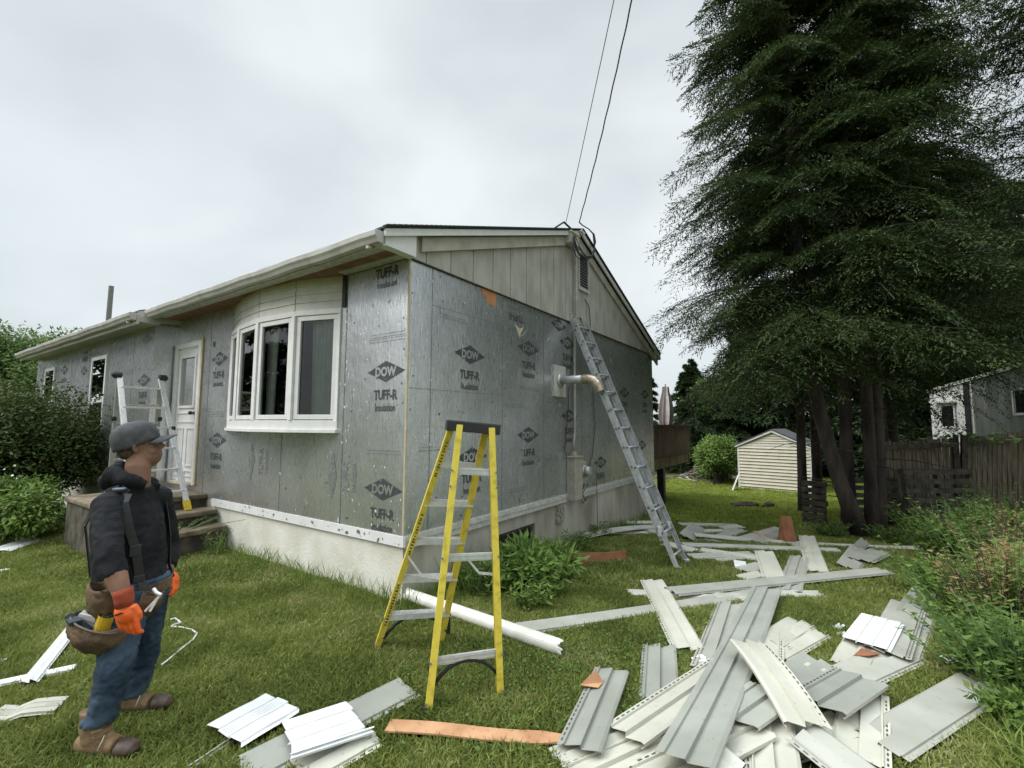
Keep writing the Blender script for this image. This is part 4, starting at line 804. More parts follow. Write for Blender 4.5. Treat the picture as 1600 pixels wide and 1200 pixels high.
# articulated ladder at the door
art = tag(empty('folding_ladder', HO, AH), 'silver folding ladder with black hinge knobs standing on the door steps', 'ladder')
def tubebar(name, p, q, w=.075, t=.028, m=alu, up=(0, 1, 0)): mb = MB(); mb.bar(p, q, w, t, up=up); return mb.build(name, m, art, bevel=.004)
TL, TR = (-.86, 5.02, 2.36), (-.36, 5.03, 2.36); A1, A2 = (-.92, 3.93, .49), (-.30, 3.93, .49); C1, C2 = (-.88, 5.0, .67), (-.34, 5.12, .67)
for T_, a_ in ((TL, A1), (TR, A2)):
    tubebar('rail', T_, a_, .032, .07, up=(1, 0, 0))
for T_, a_ in ((TL, C1), (TR, C2)): tubebar('rear_rail', T_, a_, .032, .07, mat('shaded_aluminium', (.36, .36, .32), .5, .5, var=.1), up=(1, 0, 0))  # shade on the rear rails is put into this darker, beiger metal
for k in range(6):
    t = .085+.155*k; mb = MB(); mb.bar(lerp(TL, A1, t), lerp(TR, A2, t), .05, .028); mb.build('rung', alu, art, bevel=.003)
    mb = MB(); mb.bar(lerp(TL, C1, t), lerp(TR, C2, t), .05, .028); mb.build('rear_rung', galv, art, bevel=.003)
for T_, s in ((TL, -1), (TR, 1)):
    mb = MB(); mb.tube([(T_[0]-.02*s, T_[1], T_[2]+.02), (T_[0]+.07*s, T_[1], T_[2]+.02)], .05, 14); mb.tube([(T_[0]+.05*s, T_[1], T_[2]+.02), (T_[0]+.09*s, T_[1], T_[2]+.02)], .03, 10); mb.build('hinge', black, art, bevel=.004)
for a_, b_, s, t in ((TL, C1, -1, .36), (TR, C2, 1, .36), (TR, A2, 1, .40), (TL, A1, -1, .40)): c = lerp(a_, b_, t); mb = MB(); mb.tube([c+[0, 0, 0], c+[.05*s, 0, 0]], .035, 12); mb.build('lock_knob', black, art, bevel=.003)
for a_, T_ in ((A1, TL), (A2, TR), (C1, TL), (C2, TR)):
    mb = MB(); a_ = np.array(a_, float); mb.bar(a_, lerp(a_, T_, .07), .045, .085, up=(1, 0, 0)); mb.build('foot', mat('yellow_foot', (.62, .42, .03), .5), art, bevel=.006)
bag = tag(MB().tube([H(-.75, 4.35, .69), H(-.72, 4.4, .76), H(-.7, 4.42, .84), H(-.68, 4.45, .90)], [(.22, .15), (.25, .17), (.2, .14), (.07, .05)], 12).build('tool_bag', black, smooth=True), 'black bag lying on the landing behind the folding ladder', 'bag')

# ================================================================ SIDING
sid = mat('siding_paint', (.36, .36, .315), .42, col2=(.46, .46, .41), scale=2.5, detail=8, spec=.4, jitter=.16)
sidg = mat('siding_back', (.28, .29, .255), .5, col2=(.36, .37, .33), scale=3, detail=8, jitter=.14)
sidw = mat('siding_cream', (.46, .455, .385), .42, col2=(.57, .565, .49), scale=2.5, detail=9, jitter=.14)
vinyl = mat('white_vinyl', (.76, .77, .77), .4, var=.05)
hole = mat('slot_dark', (.06, .06, .05), .8)
def board(p1, p2, label, w=.245, h=(.02, .02), m=sid, roll=0., bend=.0, slots=True, cat='siding', name='siding_strip', group='torn-off siding strips on the lawn', prof=None, twist=0., seed=None, flip=False, wob=.0, sidebend=0.):
    r_ = np.random.default_rng(seed if seed is not None else abs(hash((p1, p2))) % 100000 if False else int(p1[0]*7+p1[1]*13+p2[0]))
    P1 = G(*p1, h[0]); P2 = G(*p2, h[1]); P1[2] = gz(*P1[:2])+h[0]; P2[2] = gz(*P2[:2])+h[1]
    ex = P2-P1; Lg = np.linalg.norm(ex); ex /= Lg; ey = unit(np.cross([0, 0, 1], ex)); ez = np.cross(ex, ey); q = w/.245
    if prof is None: pr = [(-.1225, .004), (-.092, .004), (-.090, .015), (-.084, .015), (-.080, .003), (.008, .025), (.012, .003), (.106, .025), (.1225, .018), (.1215, .001), (.112, -.002)]
    elif prof == 'soffit': pr = [(-.165, .003), (-.14, .003), (-.138, .015), (-.05, .015), (-.048, .004), (-.042, .004), (-.04, .015), (.055, .015), (.057, .004), (.063, .004), (.065, .015), (.155, .015), (.165, .002)]; q = w/.33
    elif prof == 'channel': pr = [(-.5, .22), (-.5, 0), (.5, 0), (.5, .4), (.2, .4)]; q = w
    elif prof == 'flat': pr = [(-.5, 0), (-.2, .01), (.15, -.008), (.5, .006)]; q = w
    pr = [(a*q, b*(1 if prof != 'channel' else w)) for a, b in pr]
    if flip: pr = [(a, -b+.016) for a, b in pr]
    n = max(4, int(Lg/.12)); k = len(pr); mb = MB(); th = .0022; o0 = r_.uniform(-.012, .012, k); o1 = r_.uniform(-.012, .012, k); org = P1
    for i in range(n+1):
        t = i/n; bz = -bend*4*t*(1-t) + wob*math.sin(t*9+p1[0]); rl = roll+twist*(t-.5); cr_, sr = math.cos(rl), math.sin(rl); sb = sidebend*4*t*(1-t)
        for s_ in (0, 1):
            for j, (y, z) in enumerate(pr):
                z2 = z-(th if s_ else 0); x = t*Lg+(o0[j] if i == 0 else o1[j] if i == n else 0)
                y3, z3 = y*cr_-z2*sr, y*sr+z2*cr_
                mb.v.append(tuple(ex*x+ey*(y3+sb)+ez*(z3+bz)))
    for i in range(n):
        a, b = i*2*k, (i+1)*2*k
        for j in range(k-1):
            mb.f.append((a+j, b+j, b+j+1, a+j+1)); mb.m.append(0); mb.f.append((a+k+j+1, b+k+j+1, b+k+j, a+k+j)); mb.m.append(2)
        mb.f.append((a, a+k, b+k, b)); mb.m.append(0); mb.f.append((a+k-1, b+k-1, b+2*k-1, a+2*k-1)); mb.m.append(0)
    for e in (0, n*2*k):
        for j in range(k-1): mb.f.append((e+j, e+j+1, e+k+j+1, e+k+j)); mb.m.append(0)
    if slots and prof is None and P1[1] < 6.5:
        x = .03
        while x < Lg-.05:
            t = x/Lg; rl = roll+twist*(t-.5); c_, s_ = math.cos(rl), math.sin(rl); bz = -bend*4*t*(1-t)+wob*math.sin(t*9+p1[0]); Q = []
            for xx, y in ((x, -.111), (x+.026, -.111), (x+.026, -.103), (x, -.103)):
                y *= q; z = ((.004 if not flip else .012)+.0015); Q.append(ex*xx+ey*(y*c_-z*s_+sidebend*4*t*(1-t))+ez*(y*s_+z*c_+bz))
            mb.poly(Q, 1); x += .045
    if prof == 'soffit':
        for j, yc in enumerate((-.09, .01, .11)):
            if j != 1: continue
            for xi in range(int(Lg/.014)):
                for yi in range(5):
                    x = .01+xi*.014; y = (yc-.03+yi*.014)*q; t = x/Lg; rl = roll; z = .0165; c_, s_ = math.cos(rl), math.sin(rl)
                    Q = [ex*xx+ey*(yy*c_-z*s_)+ez*(yy*s_+z*c_-bend*4*t*(1-t)) for xx, yy in ((x, y), (x+.005, y), (x+.005, y+.004), (x, y+.004))]; mb.poly(Q, 3)
    FOOT.append((P1[:2], unit(ex[:2]), Lg, w*.5)) if max(h) < .12 else None
    o = mb.build(name, [m, hole, sidw if m is sidg else sidg if m is sid else m, mat('punch_shadow', (.42, .43, .44), .6)]); o.location = tuple(org)
    return tag(o, label, cat, group)
S_ = board
# -- near pile, lower layers first
S_((1135, 1108), (895, 1222), 'long cream siding strip at the bottom edge under the grey strip with the orange scrap', h=(.02, .012), m=sidw, flip=False)
S_((1136, 1040), (975, 1150), 'cream siding strip under the long grey one, its nail slots facing the grass', h=(.09, .05), m=sidw)
S_((1180, 1135), (1005, 1222), 'cream siding strip at the bottom edge under the lower end of the long grey one', h=(.08, .06), m=sidw)
S_((1030, 1010), (1029, 1098), 'short grey-green siding piece pointing straight away, right of the orange scrap', h=(.012, .012), m=sidg)
S_((870, 1190), (1030, 1125), 'narrow end of cream siding poking out at the left of the near pile', w=.16, h=(.01, .015), m=sidw)
S_((1141, 943), (1108, 1048), 'grey siding strip standing out above the near pile, left of the long grey one', h=(.012, .05))
S_((1018, 908), (1076, 1016), 'cream siding strip lying across the two long thin ones', h=(.05, .02), m=sidw)
S_((1112, 1155), (1290, 1050), 'cream siding strip buried in the middle of the near pile', h=(.03, .03), m=sidw)
S_((1160, 1185), (1330, 1135), 'cream siding strip buried near the bottom edge of the near pile', h=(.02, .03), m=sidw)
S_((1200, 1120), (1210, 1222), 'cream siding strip running off the bottom edge with its slotted hem on the left', h=(.07, .05), m=sidw)
S_((1345, 1190), (1350, 1078), 'cream siding strip under the grey square-ended piece, slotted hem on its right', h=(.03, .05), m=sidw, flip=False)
S_((1376, 1168), (1585, 1040), 'long pale siding plank running right into the weeds', h=(.03, .03), m=sid, w=.25, slots=False)
S_((1205, 1006), (1254, 974), 'upper siding piece of the fan right of the long grey strip', h=(.05, .02), m=sidw)
S_((1208, 1024), (1276, 988), 'lower siding piece of the fan right of the long grey strip, slots outward', h=(.04, .02), m=sidw)
S_((1192, 1052), (1197, 985), 'cream siding piece tucked beside the long grey strip above the buckled one', h=(.06, .05), m=sidw)
S_((1120, 1168), (1168, 1142), 'short cream offcut between the long grey strip and the bottom edge', h=(.06, .06), m=sidw)
S_((1237, 1064), (1284, 1036), 'grey-backed siding piece half covered by the square-ended one', h=(.05, .04), m=sidg, w=.26)
S_((1206, 1082), (1148, 1124), 'grey-backed siding piece with a broken corner in the middle of the near pile', h=(.13, .11), m=sidg, w=.26, twist=.1, slots=False)
S_((1343, 1059), (1275, 1101), 'square-ended grey-backed siding piece with a rolled lip, right of the buckled strip', h=(.09, .12), m=sidg, w=.30)
S_((1198, 920), (1068, 1192), 'longest grey siding strip lying on top of the near pile', h=(.10, .16), m=sidg, w=.262, bend=.02, slots=False)
S_((1262, 1136), (1167, 1004), 'cream siding strip with a buckle across it on top of the near pile', h=(.13, .20), m=sidw, bend=-.035, w=.235)
S_((956, 1048), (904, 1172), 'grey-green siding strip with an orange scrap on its upper end', h=(.04, .05), m=sidg, w=.23)
S_((1252, 1146), (1350, 1222), 'dirty siding strip with a brown-stained channel at the bottom edge', h=(.10, .05), m=sid)
S_((1108, 1178), (1150, 1215), 'small cream siding end at the bottom edge left of the slotted hem', h=(.12, .08), m=sidw, w=.2)
# -- long thin ones across
S_((808, 985), (1192, 927), 'long thin siding strip starting at the broken end of the white pipe', h=(.02, .03), w=.20, bend=.01)
S_((982, 928), (1190, 936), 'siding strip under the crossing cream one, left end on the lawn', h=(.012, .02), w=.16)
S_((1050, 926), (1384, 893), 'long siding strip pointing at the thicket, above the top of the longest grey one', h=(.05, .03), w=.22)
S_((1150, 930), (1286, 931), 'pale siding strip ending in a slanted point below the long one', h=(.01, .01), w=.2)
S_((1160, 940), (1195, 950), 'small cream scrap beside the head of the longest grey strip', h=(.01, .01), w=.14, m=sidw)
# -- group to the right
S_((1330, 1060), (1418, 1022), 'siding piece splayed out to the right with a slanted end, above the square-ended grey one', h=(.03, .015), m=sid, w=.27)
S_((1330, 1046), (1352, 1000), 'cream siding piece under the white soffit offcut', h=(.02, .03), m=sidw)
S_((1386, 1022), (1420, 945), 'grey siding strip in the stack leading to the thicket, beside the white soffit offcut', h=(.05, .04), m=sid, w=.27)
S_((1412, 1030), (1452, 938), 'siding strip lowest in the stack leading to the thicket, on its right side', h=(.02, .02), m=sidw, w=.22)
S_((1418, 962), (1455, 908), 'siding strip at the far tip of the stack, twigs lying on it', h=(.03, .02), w=.2)
S_((1352, 1008), (1378, 968), 'white perforated soffit offcut lying on the stack by the thicket', h=(.07, .07), m=vinyl, w=.3, prof='soffit', cat='soffit panel', name='soffit_panel', group='white soffit offcuts', slots=False)
# -- far scatter
S_((1085, 836), (1440, 858), 'longest thin siding strip of the far scatter, reaching right towards the pallets', h=(.07, .02), w=.2, bend=.04)
S_((1068, 852), (1312, 861), 'thin siding strip just below the longest one of the far scatter', h=(.03, .02), w=.2)
S_((1193, 862), (1210, 905), 'cream siding strip crossing the far scatter left of the wide upright one', h=(.05, .03), m=sidw)
S_((1260, 838), (1277, 894), 'pale siding strip pointing at the viewer below the brown folded piece', h=(.04, .03), m=sidw)
S_((1250, 870), (1232, 925), 'grey siding strip half under the pale one below the brown folded piece', h=(.02, .02))
S_((1325, 888), (1345, 858), 'curled grey siding piece right of the pale strips', h=(.03, .05), roll=.2, w=.26)
S_((1345, 876), (1378, 862), 'dark wet-looking siding piece fanned out on the curled one', h=(.05, .04), m=sidg, w=.3)
S_((1335, 862), (1352, 846), 'small pointed scrap standing behind the curled siding piece', h=(.02, .12), w=.14, m=sidg, roll=.5)
S_((1160, 893), (1194, 884), 'short siding scrap beside the white curl of vinyl', h=(.02, .02))
S_((1158, 905), (1192, 898), 'thin siding scrap just left of the cream crossing strip', h=(.01, .02), w=.18, m=sidw)
S_((1148, 884), (1168, 887), 'white curl of vinyl standing on the grass in the far scatter', h=(.04, .02), m=vinyl, w=.16, roll=.8, name='vinyl_scrap', cat='vinyl scrap', group='white vinyl scraps', slots=False, prof='flat')
S_((1162, 843), (1220, 826), 'siding strip slanting up to the brown folded piece', h=(.02, .03), m=sidw)
S_((1185, 848), (1226, 830), 'second siding strip slanting up to the brown folded piece, on the nearer side', h=(.03, .03))
S_((1062, 820), (1156, 822), 'siding strip at the back of the scatter behind the foot of the extension ladder', h=(.02, .02))
S_((1075, 832), (1150, 829), 'cream siding strip before the rearmost one of the scatter', h=(.02, .02), m=sidw, w=.2)
S_((1128, 826), (1158, 823), 'bright cream end of siding lying highest at the back of the scatter', h=(.05, .05), m=sidw, w=.2)
S_((1110, 846), (1158, 828), 'grey siding piece slanting under the rearmost strips', h=(.01, .03))
S_((1072, 840), (1090, 822), 'dark siding piece turned over beside the foot of the extension ladder', h=(.06, .10), m=sidg, roll=.3)
S_((1080, 871), (1178, 867), 'siding strip lying level with the foot of the extension ladder', h=(.02, .02))
S_((1094, 860), (1186, 874), 'siding strip slanting down to the right of the extension ladder foot', h=(.03, .02), m=sidw, w=.2)
S_((1120, 877), (1172, 872), 'thin sliver of siding nearest the viewer by the extension ladder', h=(.01, .01), w=.12)
S_((905, 840), (1040, 824), 'grey siding strip bowed along the wall left of the extension ladder', h=(.03, .04), bend=-.05)
S_((955, 817), (1035, 817), 'cream siding strip against the foundation behind the extension ladder', h=(.03, .03), m=sidw, w=.2)
S_((925, 834), (1048, 832), 'lower siding strip passing behind the extension ladder', h=(.02, .02), m=sidw, w=.16)
S_((1010, 828), (1050, 838), 'short siding piece crossing behind the extension ladder', h=(.05, .03), w=.2)
S_((1040, 850), (1085, 862), 'cream siding piece lying through the foot of the extension ladder', h=(.02, .02), m=sidw)
S_((1240, 850), (1262, 868), 'small scrap of siding right of the brown folded piece', h=(.02, .02), w=.12)
# -- left foreground
S_((350, 1150), (441, 1099), 'white soffit panel with a band of perforations, nearest the man', h=(.05, .05), m=vinyl, w=.33, prof='soffit', cat='soffit panel', name='soffit_panel', group='white soffit offcuts', slots=False, wob=.0025)
S_((382, 1208), (638, 1076), 'wide grey siding strip under the second white soffit panel', h=(.012, .02), m=sidg, w=.25, slots=False)
S_((470, 1212), (582, 1150), 'cream siding strip at the bottom edge under the white channel', h=(.01, .02), m=sidw, w=.22)
S_((450, 1156), (556, 1120), 'white soffit panel with vent slots lying on the wide grey strip', h=(.07, .06), m=vinyl, w=.33, prof='soffit', cat='soffit panel', name='soffit_panel', group='white soffit offcuts', slots=False)
S_((455, 1184), (584, 1142), 'white vinyl channel lying across the soffit panel', h=(.09, .06), m=vinyl, w=.035, prof='channel', cat='trim channel', name='trim_channel', group='white trim channels', slots=False)
S_((290, 1206), (364, 1156), 'thin grey trim strip by the bottom edge left of the soffit panels', h=(.01, .02), m=sid, w=.03, prof='channel', cat='trim channel', name='trim_channel', group='grey trim strips', slots=False)
S_((46, 1068), (132, 960), 'white slotted channel strip behind the man, slanting up to his tool pouch', h=(.04, .03), m=vinyl, w=.09, cat='trim channel', name='trim_channel', group='white trim channels')
S_((-6, 1072), (116, 1046), 'white channel strip with a torn end crossing under the slotted one', h=(.02, .02), m=vinyl, w=.06, cat='trim channel', name='trim_channel', group='white trim channels')
S_((-10, 1120), (98, 1100), 'crumpled cream vinyl sheet at the left edge', h=(.02, .03), m=sidw, w=.17, wob=.012, prof='soffit', slots=False, cat='vinyl sheet', name='vinyl_sheet')
S_((0, 860), (56, 842), 'white vinyl scrap on the lawn at the left edge below the white-flowered shrub', h=(.05, .02), m=vinyl, w=.2, roll=.2, prof='flat', slots=False, name='vinyl_scrap', cat='vinyl scrap', group='white vinyl scraps')
S_((-6, 893), (14, 889), 'small white sliver at the left edge above the channel strips', h=(.02, .02), m=vinyl, w=.06, prof='flat', slots=False, name='vinyl_scrap', cat='vinyl scrap', group='white vinyl scraps')
S_((-6, 1034), (10, 1030), 'tiny white sliver at the left edge just above the crossing channel strip', h=(.02, .02), m=vinyl, w=.04, prof='flat', slots=False, name='vinyl_scrap', cat='vinyl scrap', group='white vinyl scraps')
S_((1084, 1034), (1102, 1028), 'small white scrap standing at the edge of the near pile', h=(.03, .06), m=vinyl, w=.1, prof='flat', slots=False, name='vinyl_scrap', cat='vinyl scrap', group='white vinyl scraps')
S_((1486, 1036), (1542, 1020), 'white vinyl scrap lying in the weeds at the right', h=(.06, .07), m=vinyl, w=.16, prof='flat', slots=False, name='vinyl_scrap', cat='vinyl scrap', group='white vinyl scraps')
S_((1545, 1012), (1582, 998), 'white vinyl scrap half hidden by dry stems at the right edge', h=(.12, .15), m=vinyl, w=.16, prof='flat', slots=False, name='vinyl_scrap', cat='vinyl scrap', group='white vinyl scraps')
S_((1438, 980), (1462, 988), 'crumpled grey plastic scrap at the right end of the stack', h=(.03, .02), m=mat('grey_film', (.35, .36, .36), .4), w=.16, prof='flat', slots=False, name='plastic_scrap', cat='plastic scrap')
S_((90, 610+35), (138, 600+28), 'x', h=(1, 1)) if False else None
S_((1306, 982), (1316, 976), 'tiny white scrap on the bare lawn left of the white soffit offcut', h=(.03, .03), m=vinyl, w=.05, prof='flat', slots=False, name='vinyl_scrap', cat='vinyl scrap', group='white vinyl scraps')
S_((1310, 992), (1324, 990), 'small white scrap just below the tiniest one on the bare lawn', h=(.03, .03), m=vinyl, w=.05, prof='flat', slots=False, name='vinyl_scrap', cat='vinyl scrap', group='white vinyl scraps')
# orange boards
orw = mat('orange_board', (.40, .20, .10), .75, col2=(.54, .31, .17), scale=6, detail=9)
cedar = mat('rust_board', (.22, .085, .04), .75, col2=(.33, .14, .07), scale=6, detail=9)
def plank(p1, p2, label, w, t, m, h=(.0, .0), on_edge=False, tip=0):
    P1, P2 = G(*p1, h[0]), G(*p2, h[1]); P1[2] = gz(*P1[:2])+h[0]; P2[2] = gz(*P2[:2])+h[1]; up = (0, 0, 1) if not on_edge else np.cross(unit(P2-P1), [0, -.25, 1.])
    mb = MB(); d = P2-P1; n = unit(np.cross([0, 0, 1], d)); k = 8; prof = [(-w/2, 0), (w/2, 0), (w/2, t), (-w/2, t)]
    if on_edge: prof = [(-t/2, 0), (t/2, 0), (t/2+.02, w), (-t/2+.02, w)]
    for i in range(k+1):
        f = i/k; tp = 1-(tip*max(0, (f-.9)/.1)); 
        for a, b in prof: mb.v.append(tuple(d*f+n*a*(tp if not on_edge else 1)+V3(0, 0, b*(tp if on_edge else 1)+.006*math.sin(f*7))))
    for i in range(k):
        for j in range(4): mb.f.append((i*4+j, i*4+(j+1) % 4, i*4+4+(j+1) % 4, i*4+4+j)); mb.m.append(0)
    mb.f += [(0, 1, 2, 3), (k*4+3, k*4+2, k*4+1, k*4)]; mb.m += [0, 0]
    FOOT.append((P1[:2], unit(d[:2]), np.linalg.norm(d), w*.5))
    o = mb.build('board', m, bevel=.002); o.location = tuple(P1); return tag(o, label, 'board')
plank((606, 1136), (884, 1157), 'long orange board lying on the grass below the yellow stepladder', .10, .012, orw, (.03, .03), tip=.5)
plank((890, 881), (979, 874), 'orange-brown board lying by the weeds at the foundation', .11, .02, cedar, (.0, .0), on_edge=True)
plank((1179, 831), (1201, 843), 'small yellow wood offcut in the far scatter left of the brown folded piece', .06, .015, mat('pine', (.50, .38, .2), .8), (.04, .04))
P = G(1232, 850); mb = MB(); YB = P[1]
bl, br_, tl, tr_, ll = [W(x, y, YB+dy)-P for x, y, dy in ((1229, 851, 0), (1246, 850, .05), (1220, 806, .10), (1236, 807, .15), (1214, 848, .25))]
mb.add([bl, br_, tr_, tl], [(0, 1, 2, 3)]); mb.add([bl, tl, ll], [(0, 1, 2)])
o = mb.build('folded_board', cedar); o.location = tuple(P); sm = o.modifiers.new('s', 'SOLIDIFY'); sm.thickness = .008; tag(o, 'rust-brown board folded like a tent standing in the far scatter', 'board')
P = G(925, 1066, .07); mb = MB(); q = [V3(-.08, -.03, 0), V3(.03, -.06, 0), V3(.07, -.0, .0), V3(.02, .06, .0), V3(.03, .02, .07)]
mb.add(q, [(0, 1, 2, 4), (0, 4, 3), (2, 3, 4)]); o = mb.build('orange_scrap', orw); o.location = tuple(P); sm = o.modifiers.new('s', 'SOLIDIFY'); sm.thickness = .006; tag(o, 'torn folded orange scrap lying on the grey-green siding strip', 'scrap')
P = G(1350, 1021, .05); mb = MB(); mb.poly([V3(-.1, -.03, 0), V3(.0, -.05, .01), V3(.12, 0, 0), V3(.02, .05, .015)]); o = mb.build('brown_scrap', cedar); o.location = tuple(P); sm = o.modifiers.new('s', 'SOLIDIFY'); sm.thickness = .006; tag(o, 'small brown scrap on the cream siding under the soffit offcut', 'scrap')
# white plastic pipe
p1, p2 = G(612, 930), G(876, 1026); p1[2] = gz(*p1[:2]); p2[2] = gz(*p2[:2]); p1[2] += .06; p2[2] += .065; d = p2-p1; mb = MB(); n = 22; L_ = np.linalg.norm(d); ex = d/L_; ey = unit(np.cross([0, 0, 1], ex)); ez = np.cross(ex, ey)
for r_ in (.056, .051):
    for i in range(7):
        for j in range(n):
            t = i/6; a = 2*math.pi*j/n; jag = (random.uniform(-.05, .03)-.03*math.cos(a)) if i == 6 else 0; mb.v.append(tuple(ex*(t*L_+jag)+ey*math.cos(a)*r_+ez*math.sin(a)*r_))
for s in (0, 1):
    for i in range(6):
        for j in range(n): o_ = s*7*n; mb.f.append((o_+i*n+j, o_+i*n+(j+1) % n, o_+(i+1)*n+(j+1) % n, o_+(i+1)*n+j)); mb.m.append(0)
for i in (0, 6):
    for j in range(n): mb.f.append((i*n+j, i*n+(j+1) % n, 7*n+i*n+(j+1) % n, 7*n+i*n+j)); mb.m.append(0)
o = mb.build('plastic_pipe', mat('pvc', (.68, .67, .62), .4, var=.08, scale=10), smooth=False); o.location = tuple(p1); tag(o, 'white plastic drain pipe with a broken end lying behind the yellow stepladder', 'pipe')
# rope
mb = MB(); pts = [G(x, y, .03) for x, y in [(266, 968), (274, 966), (283, 973), (272, 976), (268, 979), (284, 980), (300, 984), (308, 990), (302, 999), (288, 1010), (276, 1020), (262, 1032), (248, 1042)]]; o = pts[0].copy()
sp = [lerp(a, b, t) for a, b in zip(pts[:-1], pts[1:]) for t in (0, .33, .66)]; mb.tube([p-o for p in sp], .007, 6); ob = mb.build('rope', flake, smooth=True); ob.location = tuple(o); tag(ob, 'white cord snaking over the grass in front of the man', 'cord')

# ================================================================ DECK, UMBRELLA, SHED, FENCE, CAMPER ...
deckw = mat('stained_deck', (.055, .030, .018), .75, col2=(.15, .09, .055), scale=6, detail=8, stretch=(3, 3, .4))
decky = mat('deck_beam', (.13, .10, .05), .8, col2=(.26, .20, .11), scale=4)
deck = tag(empty('deck', HO, AH), 'raised brown wooden deck with solid board railing behind the house', 'deck')
u0, u1, vf, vb = 7.80, 12.5, .32, 4.5
mb = MB(); mb.rng((u0, vf, .86), (u1, vb, .90)); mb.build('floor', deckw, deck)
for (a, b, ax_) in ((u0, u1, 0), (vf, vb, 1)):
    n = int((b-a)/.14)
    mb = MB()
    for k in range(n):
        q = a+(b-a)*(k+.5)/n; 
        if ax_ == 0: mb.rng((q-.06, vf-.02, .80+random.uniform(-.01, .01)), (q+.06, vf, 1.66))
        else: mb.rng((u1, q-.06, .80), (u1+.02, q+.06, 1.66))
    mb.build('railing_boards', deckw, deck)
mb = MB(); mb.rng((u0, vf-.06, 1.66), (u1+.06, vf+.08, 1.70)); mb.rng((u1-.08, vf+.08, 1.66), (u1+.06, vb, 1.70)); mb.build('handrail', deckw, deck)
mb = MB(); mb.rng((u0, vf+.02, .52), (u1-.1, vf+.07, .84)); mb.rng((u1-.1, vf, .52), (u1-.05, vb, .84)); mb.build('beam', decky, deck)
for q in ((10.0, vf+.18), (10.0, vb-.2), (12.3, vb-.2)): mb = MB(); mb.rng((q[0]-.09, q[1]-.09, -1.0), (q[0]+.09, q[1]+.09, .52)); mb.build('post', black, deck)
# closed umbrella on the deck
c = W(1041, 662, 13.7); um = tag(empty('patio_umbrella', (c[0], c[1], .90)), 'closed striped patio umbrella standing on the deck', 'umbrella'); mb = MB(); mb.tube([(0, 0, 0), (0, 0, 2.0)], .022, 8); mb.build('pole', galv, um)
mb = MB(); n = 24
for i in range(9):
    t = i/8; z = .55+1.37*t; r0 = .08+.13*math.sin(math.pi*min(1, t*1.1))**.8*(1-.35*t)
    for j in range(n): a = 2*math.pi*j/n; r_ = r0*(1+.22*(j % 3 == 0)-.12*(j % 3 == 1)); mb.v.append((r_*math.cos(a+t*.3), r_*math.sin(a+t*.3), z))
mb.f = [(i*n+j, i*n+(j+1) % n, (i+1)*n+(j+1) % n, (i+1)*n+j) for i in range(8) for j in range(n)]; mb.m = [(0 if (j//3) % 2 else 1) for i in range(8) for j in range(n)]
mb.build('canopy', [mat('canvas_pale', (.50, .47, .45), .9), mat('canvas_brown', (.20, .165, .155), .9)], um)
# shed
sl_s = (8.95, 17.2); shed = tag(empty('shed', (9.92, 17.72, -.80), R(-40)), 'small beige garden shed with clapboard siding and a low gable roof', 'shed'); wS, dS, hS, hR = 2.40, 2.6, 1.72, 2.25
shm = mat('shed_siding', (.50, .47, .37), .6, col2=(.58, .55, .45), scale=3)
mb = MB(); n = 14
for k in range(n):
    z0 = k*hS/n; z1 = (k+1)*hS/n; mb.add([(-wS/2, -.06, z0), (wS/2, -.06, z0), (wS/2, -.002, z1), (-wS/2, -.002, z1), (-wS/2, .0, z0), (wS/2, 0, z0)], [(0, 1, 2, 3), (4, 5, 1, 0)])
for k in range(6):
    z0 = hS+k*(hR-hS)/6; z1 = hS+(k+1)*(hR-hS)/6; f0_ = 1-k/6; f1_ = 1-(k+1)/6+.001; mb.add([(-wS/2*f0_, -.035, z0), (wS/2*f0_, -.035, z0), (wS/2*f1_, -.002, z1), (-wS/2*f1_, -.002, z1), (-wS/2*f0_, 0, z0), (wS/2*f0_, 0, z0)], [(0, 1, 2, 3), (4, 5, 1, 0)])
for s in (-1, 1): mb.rng((s*wS/2, 0, 0), (s*(wS/2-.03), dS, hS))
mb.rng((-wS/2, dS-.03, 0), (wS/2, dS, hS)); mb.build('wall', shm, shed)
mb = MB()
for s in (-1, 1): mb.rng((s*wS/2-.04, -.04, 0), (s*wS/2+.04, .02, hS)); mb.bar((s*(wS/2+.12), -.07, hS-.05), (0, -.07, hR+.03), .05, .10, up=(0, 0, 1))
mb.rng((-wS/2+.04, -.035, hS-.03), (wS/2-.04, -.003, hS+.03)); mb.build('trim', mat('shed_trim', (.60, .62, .58), .6), shed)
mb = MB()
for s in (-1, 1): slab(mb, s*(wS/2+.16), hS-.02, 0, hR+.10, -.10, dS+.1, .05) if s < 0 else slab(mb, 0, hR+.10, (wS/2+.16), hS-.02, -.10, dS+.1, .05)
mb.build('roof', shingle, shed)
mb = MB(); mb.bar((-wS/2-.45, -.1, 0), (-wS/2-.08, .1, .62), .3, .03, up=(1, 0, .5)); b_ = mb.build('board', whitetrim); b_.location = shed.location; tag(b_, 'white board leaning against the left corner of the shed', 'board')
